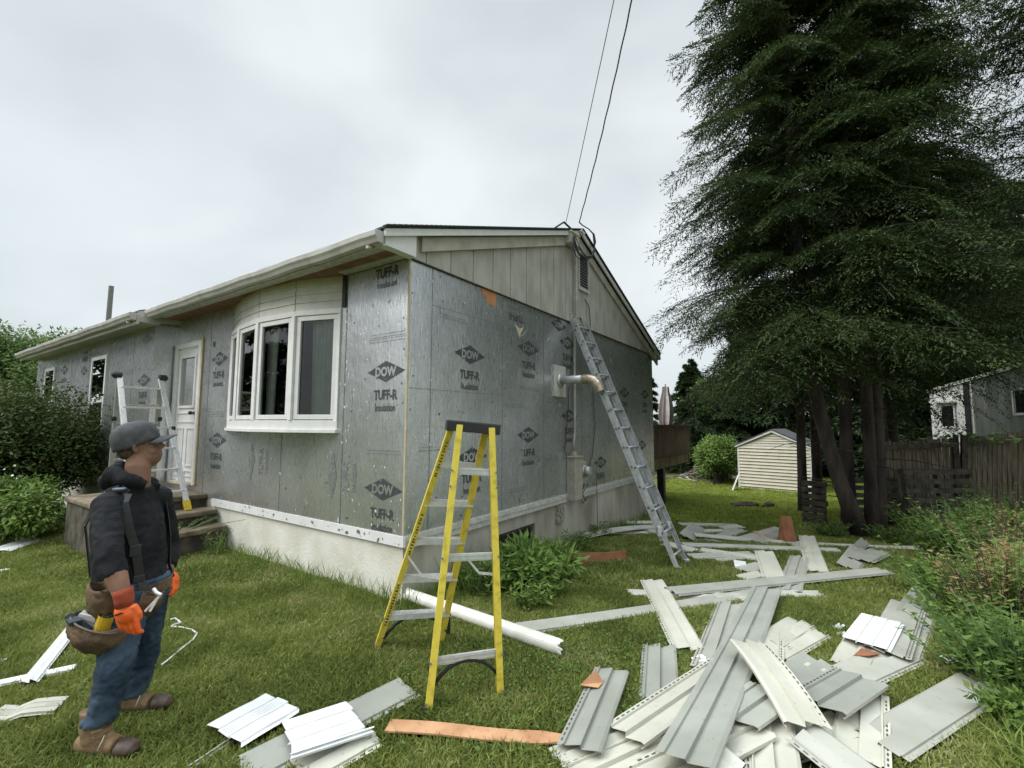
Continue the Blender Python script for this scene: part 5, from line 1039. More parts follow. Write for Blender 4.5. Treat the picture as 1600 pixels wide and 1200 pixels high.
# brush pile, stone heap
wp = G(1105, 749); r_ = np.random.default_rng(5); mb = MB(); 
for k in range(150):
    a = r_.uniform(0, 6.28); c = V3(r_.normal()*.95, r_.normal()*.5, 0); hgt = max(.02, .75*math.exp(-(c[0]/.9)**2-(c[1]/.6)**2)*r_.uniform(.2, 1)); l = r_.uniform(.3, 1.1); dv = V3(math.cos(a), math.sin(a), r_.uniform(-.2, .3))*l/2
    mb.tube([c+[0, 0, hgt]-dv, c+[0, 0, hgt+.04], c+[0, 0, hgt]+dv], [.03*r_.uniform(.4, 1.2), .025, .012], 5, 0 if k % 5 else 1, cap=False)
o = mb.build('brush_pile', [mat('dead_wood', (.06, .05, .045), .95, col2=(.2, .17, .15), scale=3), mat('pale_wood', (.35, .31, .26), .9)]); o.location = tuple(wp); tag(o, 'heap of cut branches and twigs on the lawn between deck and shed', 'brush pile', kind='stuff')
mp_ = G(1165, 792); mb = MB(); 
mb.ball(V3(0, 0, .0), (.42, .2, .15), n=12)
for k in range(14): mb.ball(V3(r_.normal()*.26, r_.normal()*.1, .05), (r_.uniform(.06, .16), r_.uniform(.05, .12), r_.uniform(.05, .10)), n=7)
o = mb.build('dirt_mound', mat('dark_soil', (.03, .028, .022), .95, col2=(.08, .07, .055), scale=10, bump=1)); o.location = tuple(mp_); tag(o, 'low dark mound of soil on the lawn before the shed', 'mound', kind='stuff')
# fence of weathered boards, leaning
fw_ = mat('weathered_fence', (.075, .058, .04), .95, col2=(.21, .17, .125), scale=5, detail=9, stretch=(6, 6, .5))
fd_ = mat('old_rail', (.05, .04, .032), .95, col2=(.13, .10, .08), scale=7)
def fence(pts, ztop, label, lean=(0, 0), nm='fence', gapf=.86):
    root = tag(empty(nm, (pts[0][0], pts[0][1], gz(*pts[0]))), label, 'fence', 'weathered board fence sections'); o0 = np.array(root.location)
    for (a, b), (ta, tb) in zip(zip(pts[:-1], pts[1:]), zip(ztop[:-1], ztop[1:])):
        a3, b3 = V3(*a, gz(*a)), V3(*b, gz(*b)); d = b3-a3; Ln = np.linalg.norm(d); n = int(Ln/.095); nn = unit(np.cross([0, 0, 1], d)); mb = MB()
        for k in range(n):
            t = (k+.5)/n; p = lerp(a3, b3, t); zt = ta+(tb-ta)*t+random.uniform(-.03, .02); q = p+V3(lean[0], lean[1], 0)*1.; q[2] = zt; j = random.uniform(-.012, .012); mb.bar(p-o0, q-o0+unit(d)*j, .095*gapf, .018, up=nn)
        mb.build('boards', fw_, root)
        mb = MB()
        for f in (.25, .93):
            P_, Q_ = a3.copy(), b3.copy(); P_[2] = a3[2]+(ta-a3[2])*f; Q_[2] = b3[2]+(tb-b3[2])*f; mb = MB(); mb.bar(P_-o0+nn*(.05 if nn[1] < 0 else -.05)+V3(*lean, 0)*f, Q_-o0+nn*(.05 if nn[1] < 0 else -.05)+V3(*lean, 0)*f, .05, .10); mb.build('fence_rail', fd_, root)
        for e, tz in ((a3, ta), (b3, tb)): mb = MB(); sft = nn*(.07 if nn[1] < 0 else -.07); mb.bar(e-o0+sft-[0, 0, .1], V3(e[0], e[1], tz+.08)-o0+sft+V3(*lean, 0), .1, .1); mb.build('post', fd_, root)
    return root
fence([(7.9, 10.1), (9.85, 10.4)], [1.34, 1.42], 'weathered board fence section between the hemlock trunks and the brown pallet', (.05, .05))
fence([(9.9, 10.4), (11.5, 10.2), (13.2, 10.0)], [1.42, 1.66, 2.0], 'weathered board fence section running off the right edge below the camper', (.12, -.05))
# pallets
pal = mat('pallet_wood', (.035, .032, .026), .95, col2=(.11, .10, .08), scale=6, detail=8)
def pallet(p, rz, label, wd=1.15, ht=1.15, leanx=-.25, n=7):
    root = tag(empty('pallet', p, rz), label, 'pallet', 'wooden pallets stood on edge'); 
    for k in range(n):
        z = .05+k*(ht-.1)/(n-1); mb = MB(); mb.box((0, z*-leanx*.3, z), (wd, .02, .10)); mb.build('slat', pal, root)
        if k % 3 == 0: mb = MB(); mb.box((0, z*-leanx*.3+.11, z), (wd, .02, .10)); mb.build('slat', pal, root)
    for x in (-wd/2+.04, 0, wd/2-.04): mb = MB(); mb.bar((x, .055, 0), (x, .055+ht*-leanx*.3, ht), .04, .09, up=(0, 1, 0)); mb.build('stringer', pal, root)
a = G(1440, 828); pallet((8.7, 9.45, gz(8.7, 9.45)), R(4), 'dark pallet on edge in front of the fence, right one with wide slats', 1.5, 1.22)
pallet((7.55, 9.75, gz(7.55, 9.75)), R(-3), 'dark pallet on edge half hidden by the hemlock trunks', 1.0, 1.0)
pallet((6.35, 9.9, gz(6.35, 9.9)), R(-50), 'dark pallet on edge just left of the leaning hemlock trunk', .45, .9)
# camper trailer
cp = tag(empty('camper', (14.6, 14.5, -.77), 0), 'old white and grey-green camper trailer behind the fence', 'camper')
cw = mat('camper_white', (.55, .56, .54), .5, col2=(.66, .67, .64), scale=2); cg = mat('camper_side', (.085, .09, .078), .6, col2=(.17, .175, .155), scale=1.5, detail=8, stretch=(3, 3, .4))
pF, pN = V3(15.4, 17.0, 0), V3(13.44, 10.56, 0); o0 = np.array(cp.location); dl = pN-pF; Ld = np.linalg.norm(dl); d_ = dl/Ld; nn_ = unit(np.cross([0, 0, 1], d_)); nn_ = nn_ if nn_[0] < 0 else -nn_
def sidept(t, z, off=0.): q = pF+dl*(t/1.4)+nn_*off; return V3(q[0], q[1], z)-o0
def ztop(t): return 2.95+.43*t
zb = .35; back = -nn_*2.4
def sideq(mb, t0, t1, z0, z1, m, off=0.): mb.poly([sidept(t0, z0, off), sidept(t1, z0, off), sidept(t1, z1 if z1 else ztop(t1), off), sidept(t0, z1 if z1 else ztop(t0), off)], m)
mb = MB(); mb.poly([sidept(0, zb+.2), sidept(.41, zb), sidept(.41, ztop(.41)), sidept(.03, ztop(.03)), sidept(0, ztop(0)-.15)], 0); sideq(mb, .41, 1.4, zb, None, 1)
mb.poly([sidept(0, ztop(0)), sidept(1.4, ztop(1.4)), sidept(1.4, ztop(1.4))+back, sidept(0, ztop(0))+back], 0); mb.poly([sidept(0, zb), sidept(0, ztop(0)), sidept(0, ztop(0))+back, sidept(0, zb)+back], 0); mb.poly([sidept(1.4, zb), sidept(1.4, ztop(1.4)), sidept(1.4, ztop(1.4))+back, sidept(1.4, zb)+back], 0); mb.poly([sidept(0, zb)+back, sidept(1.4, zb)+back, sidept(1.4, ztop(1.4))+back, sidept(0, ztop(0))+back], 1)
mb.build('body', [cw, cg], cp)
mb = MB(); mb.bar(sidept(0, ztop(0)+.02, .03), sidept(1.4, ztop(1.4)+.02, .03), .08, .10); mb.bar(sidept(.50, zb, .02), sidept(.50, ztop(.5), .02), .07, .05, up=nn_); mb.build('trim', dirtytrim, cp)
mb = MB(); mb.bar(sidept(.435, zb, .01), sidept(.435, ztop(.43), .01), .26, .02, up=nn_); mb.build('dark_corner_strip', black, cp)
def cwin(t0, t1, z0, z1, fr_, nm='window'):
    mb = MB(); sideq(mb, t0, t1, z0, z1, 0, .03); 
    for q in ((t0, t1, z0, z0+.05), (t0, t1, z1-.05, z1), (t0, t0+.012, z0, z1), (t1-.012, t1, z0, z1)): mb.bar(sidept(q[0], (q[2]+q[3])/2, .04), sidept(q[1], (q[2]+q[3])/2, .04), .03, q[3]-q[2]) 
    wf = mb.build(nm, fr_, cp); mb = MB(); sideq(mb, t0+.02, t1-.02, z0+.07, z1-.07, 0, .036); mb.build('pane', mat('dark_pane', (.012, .014, .016), .08, spec=.8), wf); return wf
wf = cwin(.13, .31, 1.62, 2.45, cw); mb = MB(); mb.bar(sidept(.08, 2.55, .12), sidept(.33, 2.50, .12), .2, .05); mb.bar(sidept(.1, 2.5, .2), sidept(.12, 2.0, .06), .03, .03); mb.build('awning', dirtytrim, wf)
cwin(.86, 1.12, 2.0, 2.75, dirtytrim); cwin(1.2, 1.36, 2.0, 2.75, dirtytrim)
for t in (.7, .95): mb = MB(); mb.tube([sidept(t, -.1, -.1), sidept(t, -.1, -.4)], .4, 20); mb.build('wheel', black, cp)
weed('vine', 'creeper of broad leaves growing along the top of the fence', (10.2, 10.15, 1.30), .28, 0, .22, .17, brt, .8, 14, seed=140, cat='vine', group='creepers on the fence', per=5)
weed('vine', 'creeper of broad leaves hanging at the right end of the fence, before the camper window', (12.0, 9.9, 1.62), .55, 0, .22, .17, brt, .7, 18, seed=141, cat='vine', group='creepers on the fence', per=6)
weed('vine', 'moss and creepers growing on the camper roof', (14.4, 12.6, 3.32), .35, 0, .25, .15, grn, 1.2, 26, seed=142, cat='vine', group='creepers on the fence', per=8)
# utility pole behind the house and overhead wires
p = W(168, 500, 20); mb = MB(); mb.tube([(p[0], p[1], -.5), (p[0]+.05, p[1], W(170, 447, 20)[2])], [.11, .095], 12); tag(mb.build('utility_pole', mat('grey_wood', (.22, .22, .21), .9, var=.2, stretch=(8, 8, .5)), loc=(p[0], p[1], 0)), 'grey utility pole rising behind the left roof', 'pole')
def wire(name, a, b, sag, r, label, m=cable, wob=0.):
    a, b = np.array(a), np.array(b); n = 60; pts = [lerp(a, b, i/n)+V3(wob*math.sin(i*.9), wob*math.cos(i*1.3), -sag*4*(i/n)*(1-i/n)) for i in range(n+1)]; mb = MB(); mb.tube([q-a for q in pts], r, 5); o = mb.build(name, m, smooth=True); o.location = tuple(a); return tag(o, label, 'wire', 'overhead wires to the gable')
A1w = H(*WIRE_A); A2w = H(*WIRE_B)
def far(px, a, Yn=3.2): return W(px, -150, Yn)
wire('overhead_wire', A1w, W(972, -60, 4.2), .02, .005, 'thin overhead wire running up from the roof bracket, left one of two')
wire('overhead_wire', A2w, W(1000, -60, 4.2), .12, .009, 'thicker twisted overhead wire running up from the drip loop, right one of two', wob=.0025)
# ================================================================ MAN
def fleshmat(name, col, col2, rough=.55):
    return mat(name, col, rough, col2=col2, scale=14, bump=.15, bscale=120, spec=.4)
skin = fleshmat('skin', (.20, .105, .068), (.27, .145, .095)); hairm = mat('short_hair', (.030, .022, .018), .85, col2=(.10, .065, .05), scale=60)
hood = mat('black_hoodie', (.010, .011, .014), .9, col2=(.020, .021, .025), scale=10, bump=.5, bscale=160, spec=.25)
denim = mat('denim', (.016, .030, .056), .85, col2=(.065, .102, .150), scale=4.5, detail=9, bump=.4, bscale=200, spec=.3)
capm = mat('charcoal_cap', (.045, .048, .052), .85, col2=(.075, .078, .084), scale=25, bump=.3, bscale=200)
suede = mat('tan_suede', (.12, .075, .035), .85, col2=(.25, .165, .085), scale=12, detail=8, bump=.4, bscale=90)
toem = mat('toe_leather', (.045, .028, .02), .55, col2=(.085, .055, .04), scale=14)
glov = mat('orange_glove', (.80, .11, .015), .6, col2=(.90, .16, .03), scale=20, bump=.3, bscale=150); glovd = mat('glove_cuff', (.30, .05, .02), .85, var=.2, scale=40)
leather = mat('tool_leather', (.055, .032, .018), .7, col2=(.17, .105, .06), scale=9, detail=9, bump=.5, bscale=60)
def remesh(o, vox, sm=2, disp=None):
    r = o.modifiers.new('r', 'REMESH'); r.mode = 'VOXEL'; r.voxel_size = vox; r.use_smooth_shade = True
    s = o.modifiers.new('s', 'SMOOTH'); s.iterations = sm; s.factor = .6
    for k, d in enumerate(disp or []):
        sc_, st, typ = d; tx = bpy.data.textures.new('w', typ); 
        if typ == 'CLOUDS': tx.noise_scale = sc_; tx.noise_depth = 3
        elif typ == 'WOOD': tx.noise_scale = sc_*2; tx.wood_type = 'BANDNOISE'; tx.turbulence = 9
        elif typ == 'MUSGRAVE': tx.noise_scale = sc_
        dm = o.modifiers.new('d', 'DISPLACE'); dm.texture = tx; dm.strength = st; dm.mid_level = .5; dm.texture_coords = 'LOCAL'
    return o
YM = 2.78
base = V3(-2.2, 2.7, 0)
def w2(x, y, Y): return W(x, y, Y)-base
FD = unit(V3(1, .12, 0)); LF = unit(V3(-.12, 1, 0))          # facing direction and the man's left
hipc = w2(214, 925, YM); waist = w2(203, 893, YM); belly = w2(203, 850, YM); chest = w2(201, 812, YM); shl = w2(204, 778, YM); nk = w2(214, 752, YM); nk2 = w2(216, 728, YM)
hd = w2(219, 698, 2.80)
HFD = unit(V3(.82, .54, .20)); HL = unit(np.cross([0, 0, 1], HFD)); HU = np.cross(HFD, HL); HR = np.stack([HFD, HL, HU], 1)
def hp(f, l, u): return hd+HFD*f+HL*l+HU*u
shR, elR, wrR = w2(165, 791, 2.59), w2(171, 868, 2.46), w2(194, 938, 2.42)
shL = w2(243, 778, 2.98); elL, wrL = w2(262, 850, 3.10), w2(262, 893, 2.98)
hR_, kR, aR = w2(200, 935, 2.68), w2(180, 1040, 2.55), w2(152, 1142, 2.53)
hL_, kL, aL = w2(230, 930, 2.88), w2(226, 1020, 2.90), w2(203, 1098, 2.88)
man = tag(empty('person', base), 'man in black hoodie, jeans, grey cap, orange glove and tool belt watching the house', 'person')
# body: one continuous surface
mb = MB(); R2 = FD
mb.tube([hipc-[0, 0, .08], hipc, waist, belly, chest, shl, nk, nk2, hd-[0, 0, .02]], [(.11, .14), (.13, .155), (.135, .155), (.135, .160), (.12, .165), (.09, .14), (.066, .070), (.062, .066), (.055, .060)], 20, ref=FD)
mb.ball(hp(-.012, 0, .025), (.098, .080, .105), Rm=HR); mb.ball(hp(.022, 0, -.055), (.080, .066, .080), Rm=HR); mb.ball(hp(.060, 0, -.085), (.030, .036, .028), Rm=HR)
mb.tube([hp(.085, 0, .020), hp(.108, 0, -.022), hp(.088, 0, -.034)], [.010, .017, .012], 8)        # nose
mb.ball(hp(.085, 0, -.058), (.014, .026, .007), Rm=HR); mb.ball(hp(.083, 0, -.070), (.013, .022, .007), Rm=HR); mb.ball(hp(.078, 0, .028), (.018, .055, .010), Rm=HR)
for s in (-1, 1):
    mb.ball(hp(.052, s*.040, -.035), (.030, .028, .032), Rm=HR)
    mb.tube([hp(-.012, s*.076, -.032), hp(-.022, s*.088, -.008), hp(-.018, s*.092, .014), hp(-.002, s*.086, .022), hp(.004, s*.078, .006)], [.008, .009, .009, .008, .005], 8); mb.ball(hp(-.010, s*.079, -.004), (.012, .006, .022), Rm=HR)
mb.tube([shl*.6+shR*.4, shR, lerp(shR, elR, .5), elR, lerp(elR, wrR, .45), lerp(elR, wrR, .9), wrR], [.06, .062, .052, .048, .050, .036, .032], 14)
mb.tube([shl*.6+shL*.4, shL, elL, wrL], [.06, .060, .045, .034], 12)
for (h_, k_, a_) in ((hR_, kR, aR), (hL_, kL, aL)): mb.tube([h_, k_, a_, a_-[0, 0, .06]], [.08, .05, .038, .038], 12); mb.ball(a_+[.05, 0, -.08], (.10, .036, .03))
def hand(mb, w0, dr, side, nrm_, curl=.5, sc=1.0, grow=0.):
    """wrist w0, hand direction dr, thumb side `side`, palm normal nrm_"""
    dr, side, nrm_ = unit(np.array(dr)), unit(np.array(side)), unit(np.array(nrm_)); pc = w0+dr*.052*sc
    mb.ball(pc, ((.030+grow), (.054+grow)*1.0, .050*sc), Rm=np.stack([nrm_, side, dr], 1), n=16)
    kn = w0+dr*.088*sc
    for i, (o_, l) in enumerate(((.033, .074), (.011, .082), (-.011, .076), (-.033, .060))):
        b = kn+side*o_*sc*1.22; l *= sc; c = curl+i*.08; d1 = unit(dr+nrm_*.25*c*2); p1_ = b+d1*l*.45; d2 = unit(dr*(1-c*.55)+nrm_*c*1.3); p2_ = p1_+d2*l*.33; d3 = unit(dr*(.6-c)+nrm_*1.0); p3_ = p2_+d3*l*.25
        mb.tube([b-dr*.03*sc, b, p1_, p2_, p3_], [.011+grow*.6, .0118+grow*.6, .0108+grow*.6, .0095+grow*.6, .0075+grow*.6], 8)
    b = w0+dr*.03*sc+side*.036*sc; mb.tube([b-side*.02, b+side*.008, b+side*.016+dr*.036*sc+nrm_*.010, b+side*.008+dr*.064*sc+nrm_*.018], [.015+grow, .015+grow, .013+grow*.6, .0095+grow*.6], 8)
hdR = unit(w2(203, 992, 2.42)-wrR); nR = unit(V3(.15, .95, .1)); sR = unit(V3(1, -.05, .12)); hand(mb, wrR, hdR, sR, nR, .12, 1.08); hdL = unit(V3(.5, -.1, -.6)); hand(mb, wrL, hdL, V3(.3, -.9, .2), V3(-.5, -.6, -.5), .6, .95)
body = mb.build('body', skin, man, True); remesh(body, .0058, 1)
# eyes and brows lie on the face
mb = MB()
for s in (-1, 1): mb.ball(hp(.076, s*.033, .006), (.010, .013, .008), Rm=HR, n=10)
mb.build('eyes', mat('eye', (.03, .02, .015), .2), man, True)
mb = MB(); mb.ball(hp(-.020, 0, .022), (.096, .083, .080), Rm=HR); mb.ball(hp(-.042, 0, -.020), (.070, .073, .05), Rm=HR); h_ = mb.build('hair', hairm, man, True); remesh(h_, .008, 2, [(.02, .006, 'CLOUDS')])
# cap
mb = MB(); cc = hp(-.012, 0, .052); k = 22; CR = HR @ np.array([[1, 0, 0], [0, 1, 0], [0, 0, 1]])
tilt = np.array(Matrix.Rotation(R(-7), 3, Vector(HL))); 
rows = 12
prof = [(-.046, .985), (-.030, 1.0), (-.010, 1.01), (.010, 1.0), (.030, .975), (.048, .93), (.064, .86), (.078, .76), (.089, .63), (.097, .48), (.102, .32), (.105, .15), (.106, .02)]
for i, (zz, rr) in enumerate(prof):
    for j in range(k): a = 2*math.pi*j/k; fr_ = max(0, math.cos(a)); mb.v.append(tuple(cc+tilt@(HFD*(math.cos(a)*.119*rr-.004)+HL*math.sin(a)*.097*rr+HU*(zz+(.022*fr_ if i == 0 else .012*fr_ if i == 1 else 0)))))
mb.f = [(i*k+j, i*k+(j+1) % k, (i+1)*k+(j+1) % k, (i+1)*k+j) for i in range(rows) for j in range(k)]; mb.m = [0]*len(mb.f)
c_ = mb.build('cap', capm, man, True); s_ = c_.modifiers.new('s', 'SOLIDIFY'); s_.thickness = .004
mb = MB(); nn = 12
for i in range(6):
    for j in range(nn+1):
        a = (j/nn-.5)*2.1; f_ = i/5; r_f = .112+.082*f_*math.cos(a*.72); mb.v.append(tuple(cc+tilt@(HFD*(math.cos(a)*.112+(.085*f_*max(0, math.cos(a*1.30))**.6))+HL*math.sin(a)*(.094-.004*f_)+HU*(-.026-.018*f_-.030*(math.sin(a)**2)*1.0))))
mb.f = [(i*(nn+1)+j, i*(nn+1)+j+1, (i+1)*(nn+1)+j+1, (i+1)*(nn+1)+j) for i in range(5) for j in range(nn)]; mb.m = [0]*len(mb.f)
v_ = mb.build('visor', capm, c_, True); s_ = v_.modifiers.new('s', 'SOLIDIFY'); s_.thickness = .005
mb = MB(); mb.ball(cc+tilt@(HU*.108), (.009, .009, .005)); mb.build('button', capm, c_, True)
mb = MB(); P_ = []
for i in range(9): a = math.pi+(i/8-.5)*1.1; P_.append(cc+tilt@(HFD*math.cos(a)*.1235+HL*math.sin(a)*.102+HU*(-.026+.030*math.cos((i/8-.5)*math.pi)**1)))
mb.poly(P_); o_ = mb.build('cap_opening', hairm, c_)
# hoodie
mb = MB()
mb.tube([hipc+[0, 0, -.035], waist, belly, chest, shl+[0, 0, -.01], nk+[0, 0, -.015]], [(.158, .182), (.160, .186), (.166, .190), (.156, .198), (.112, .182), (.076, .092)], 24, ref=FD)
mb.tube([shl*.65+shR*.35, shR, lerp(shR, elR, .5), lerp(shR, elR, .85), elR, lerp(elR, wrR, .46)], [.078, .072, .068, .064, .060, .056], 16)
mb.tube([shl*.65+shL*.35, shL, lerp(shL, elL, .5), elL, lerp(elL, wrL, .5), lerp(elL, wrL, .85)], [.085, .090, .080, .072, .064, .05], 14)
bk_ = nk-FD*.095+[0, 0, .055]
mb.tube([nk-FD*.02+LF*.105+[0, 0, .02], nk-FD*.085+LF*.085+[0, 0, .05], bk_+[0, 0, .01], nk-FD*.08-LF*.085+[0, 0, .05], nk-FD*.0-LF*.10+[0, 0, .022], nk+FD*.085-LF*.055+[0, 0, -.015]], [.036, .048, .054, .050, .042, .028], 12)
mb.ball(bk_-FD*.015+[0, 0, -.045], (.06, .11, .075))
mb.tube([nk-FD*.0+LF*.12+[0, 0, -.01], nk+FD*.07+LF*.07+[0, 0, -.045]], [.034, .022], 10)
hd_ = mb.build('hoodie', hood, man, True); remesh(hd_, .010, 3, [(.12, .010, 'CLOUDS'), (.022, .005, 'WOOD')])
# jeans
mb = MB(); mb.tube([hipc+[0, 0, .09], hipc-[0, 0, .02], hipc-[0, 0, .09]], [(.148, .175), (.150, .180), (.12, .16)], 20, ref=FD)
for (h_, k_, a_, q) in ((hR_, kR, aR, 1.0), (hL_, kL, aL, .97)):
    mb.tube([h_+[0, 0, .03], lerp(h_, k_, .3), lerp(h_, k_, .75), k_, lerp(k_, a_, .4), lerp(k_, a_, .75), a_+[0, 0, .06], a_+[0, 0, .045]], [.108*q, .102*q, .086*q, .080*q, .073*q, .071*q, .072*q, .072*q], 18)
j_ = mb.build('jeans', denim, man, True); remesh(j_, .010, 2, [(.09, .012, 'CLOUDS'), (.020, .008, 'WOOD')])
# boots
def boot(a_, d, lab):
    d = unit(np.array(d)); g = V3(a_[0], a_[1], -a_[2]*0); z0 = gz(*(base+a_)[:2])-base[2]; c = V3(a_[0], a_[1], z0); s = np.cross([0, 0, 1], d)
    mb = MB(); mb.tube([c-d*.03+[0, 0, .22], c-d*.025+[0, 0, .14], c-d*.01+[0, 0, .10], c+d*.05+[0, 0, .075]], [(.058, .054), (.062, .055), (.068, .055), (.056, .050)], 16)
    mb.tube([c-d*.095+[0, 0, .05], c-d*.05+[0, 0, .055], c+d*.05+[0, 0, .056], c+d*.12+[0, 0, .050]], [(.038, .038), (.050, .045), (.052, .049), (.044, .048)], 14, ref=(0, 0, 1))
    b = mb.build('boot', suede, man, True); remesh(b, .007, 3, [(.05, .008, 'CLOUDS')])
    mb = MB(); mb.tube([c+d*.135+[0, 0, .046], c+d*.17+[0, 0, .046], c+d*.208+[0, 0, .040], c+d*.230+[0, 0, .030]], [(.040, .049), (.041, .051), (.034, .044), (.014, .022)], 16, ref=(0, 0, 1)); t_ = mb.build('toe', toem, b, True); remesh(t_, .006, 2)
    mb = MB(); n = 20; P_ = []
    for i in range(n): a = 2*math.pi*i/n; P_.append(c+d*(.06+.178*math.cos(a))+s*(.054*math.sin(a)*(1 if math.cos(a) > 0 else .88)))
    k_ = len(P_); mb.add([p+[0, 0, .002] for p in P_]+[p+[0, 0, .026] for p in P_], [tuple(range(k_))[::-1], tuple(range(k_, 2*k_)), *[(i, (i+1) % k_, (i+1) % k_+k_, i+k_) for i in range(k_)]]); mb.build('sole', mat('boot_sole', (.055, .04, .028), .8), b, False, .004)
    mb = MB()
    for i in range(5): z = .085+i*.024; f = .062-.012*i; p_ = c+d*(f-.005)+[0, 0, z]; mb.tube([p_-s*.046-d*.02, p_-s*.02+d*.010, p_+d*.014, p_+s*.02+d*.010, p_+s*.046-d*.02+[0, 0, .008]], .0045, 5)
    mb.tube([c+d*.05+[0, 0, .12], c+d*.075-s*.04+[0, 0, .10], c+d*.07-s*.06+[0, 0, .06]], .003, 5); mb.build('laces', tan, b, True)
boot(aR, (1, -.10, 0), ''); boot(aL, (1, .10, 0), '')
# glove on the right hand
mb = MB(); hand(mb, wrR+hdR*.004, hdR, sR, nR, .12, 1.10, .0035); g_ = mb.build('glove', glov, man, True); remesh(g_, .0045, 2)
mb = MB(); mb.tube([wrR-hdR*.055, wrR-hdR*.03, wrR+hdR*.0, wrR+hdR*.03], [(.043, .046), (.041, .043), (.040, .043), (.034, .045)], 16, ref=nR); mb.build('cuff', glovd, g_, True)
mb = MB(); c = wrR+hdR*.055-nR*.0375; mb.poly([c-sR*.022-hdR*.004, c+sR*.02-hdR*.012, c+sR*.024-hdR*.004, c-sR*.02+hdR*.006]); mb.build('print', black, g_)
mb = MB(); hand(mb, wrL+hdL*.004, hdL, V3(.3, -.9, .2), V3(-.5, -.6, -.5), .6, .97, .0045); gl_ = mb.build('glove', glov, man, True); remesh(gl_, .0045, 2)
# belt, braces and pouches
def ell(c, a, b, th, g=1.0): return c+FD*math.cos(th)*a*g+LF*math.sin(th)*b*g
mb = MB(); n = 36; bc = lerp(hipc, waist, .35)
for i in range(n):
    t0_, t1_ = 2*math.pi*i/n, 2*math.pi*(i+1)/n; p, q = ell(bc, .165, .192, t0_, 1.03), ell(bc, .165, .192, t1_, 1.03); o_ = unit((p+q)/2-bc); mb.bar(p, q, .006, .058, up=(0, 0, 1))
belt = mb.build('tool_belt', leather, man, bevel=.002)
def strap(th_list, m=black, w_=.042):
    mb = MB(); P_ = []
    for (c, a, b, th) in th_list: P_.append((ell(c, a, b, th, 1.05), ell(c, a, b, th, 1)-c))
    for (p, o1), (q, o2) in zip(P_[:-1], P_[1:]): mb.bar(p, q, w_, .006, up=unit(o1+o2))
    return mb.build('braces', m, man, bevel=.002)
lv = [(bc, .168, .195), (waist, .170, .195), (lerp(waist, belly, .5), .174, .198), (belly, .176, .200), (lerp(belly, chest, .5), .172, .206), (chest, .167, .208), (lerp(chest, shl, .5), .150, .200), (shl, .124, .186), (lerp(shl, nk, .45), .10, .142)]
for sgn in (-1, 1):
    strap([(c, a, b, sgn*(R(38)+R(22)*i/8)) for i, (c, a, b) in enumerate(lv)]+[(lerp(shl, nk, .75), .085, .125, sgn*R(88)), (lerp(shl, nk, .5), .105, .145, sgn*R(120)), (shl, .124, .186, sgn*R(135)), (chest, .167, .208, sgn*R(148)), (waist, .170, .195, sgn*R(165))])
mb = MB(); p = ell(lerp(shl, nk, .62), .095, .135, R(-82), 1.10); mb.box(p+[0, 0, .012], (.055, .045, .012), rotz(.3)); mb.build('brace_pad', mat('blue_grey_patch', (.16, .19, .24), .7), man, bevel=.004)
mb = MB(); p = ell(belly, .176, .200, R(-47), 1.07); mb.box(p, (.05, .012, .06), rotz(R(43))); mb.build('brace_buckle', cable, man, bevel=.003); mb = MB(); p = ell(waist, .172, .197, R(-42), 1.07); mb.box(p, (.05, .012, .035), rotz(R(46))); mb.build('brace_buckle', cable, man, bevel=.003)
def pouch(c, rim_a, rim_b, depth, tiltf, yaw, m=leather, name='pouch', par=None):
    Rz = rotz(yaw) @ roty(tiltf); mb = MB(); n = 24; rows = 9
    for wall in (1.0, .93):
        for i in range(rows+1):
            t = i/rows; f = (1-t**2.6)**.5 if t < 1 else .02; f = max(f, .05)*(1+.12*math.sin(math.pi*t))
            for j in range(n): a = 2*math.pi*j/n; mb.v.append(tuple(c+Rz@V3(math.cos(a)*rim_a*f*wall, math.sin(a)*rim_b*f*wall, -depth*t*wall+.01*math.cos(a*2)*(1-t)+.012*math.sin(a*5)*t)))
    N0 = (rows+1)*n
    for i in range(rows):
        for j in range(n): mb.f.append((i*n+j, (i+1)*n+j, (i+1)*n+(j+1) % n, i*n+(j+1) % n)); mb.f.append((N0+i*n+j, N0+i*n+(j+1) % n, N0+(i+1)*n+(j+1) % n, N0+(i+1)*n+j))
    for j in range(n): mb.f.append((j, (j+1) % n, N0+(j+1) % n, N0+j))
    mb.m = [0]*len(mb.f); o = mb.build(name, m, par or man, True); tx = bpy.data.textures.new('w', 'CLOUDS'); tx.noise_scale = .05; dm = o.modifiers.new('d', 'DISPLACE'); dm.texture = tx; dm.strength = .035; dm.texture_coords = 'LOCAL'; return o
pc1 = w2(151, 973, 2.52); pp = pouch(pc1, .150, .070, .145, R(12), R(-12), par=man)
mb = MB(); rim = [pc1+rotz(R(-12))@roty(R(14))@V3(math.cos(a)*.152, math.sin(a)*.072, .004) for a in np.linspace(0, 2*math.pi, 25)]; mb.tube(rim, .006, 6, cap=False); mb.build('rim', tan if False else mat('worn_rim', (.12, .09, .07), .7), pp, True)
pc2 = w2(163, 915, 2.50); p2o = pouch(pc2, .085, .045, .17, R(5), R(-10)); pc3 = w2(178, 985, 2.56); pouch(pc3, .07, .05, .11, R(-6), R(-10))
pc4 = w2(240, 925, 2.60); pouch(pc4, .045, .03, .11, R(8), R(30))
for sgn in (1,):
    mb = MB(); mb.bar(ell(bc, .165, .192, R(-105), 1.04), pc1+[.02, .05, .01], .10, .006, up=V3(.2, -1, .2)); mb.bar(ell(bc, .165, .192, R(-125), 1.04), pc2+[0, .03, -.02], .09, .006, up=V3(.2, -1, .2)); mb.build('pouch_strap', leather, man)
def loose(mb, name, m, label, cat, off=base): o = mb.build(name, m, bevel=.002); o.location = tuple(off); return tag(o, label, cat)
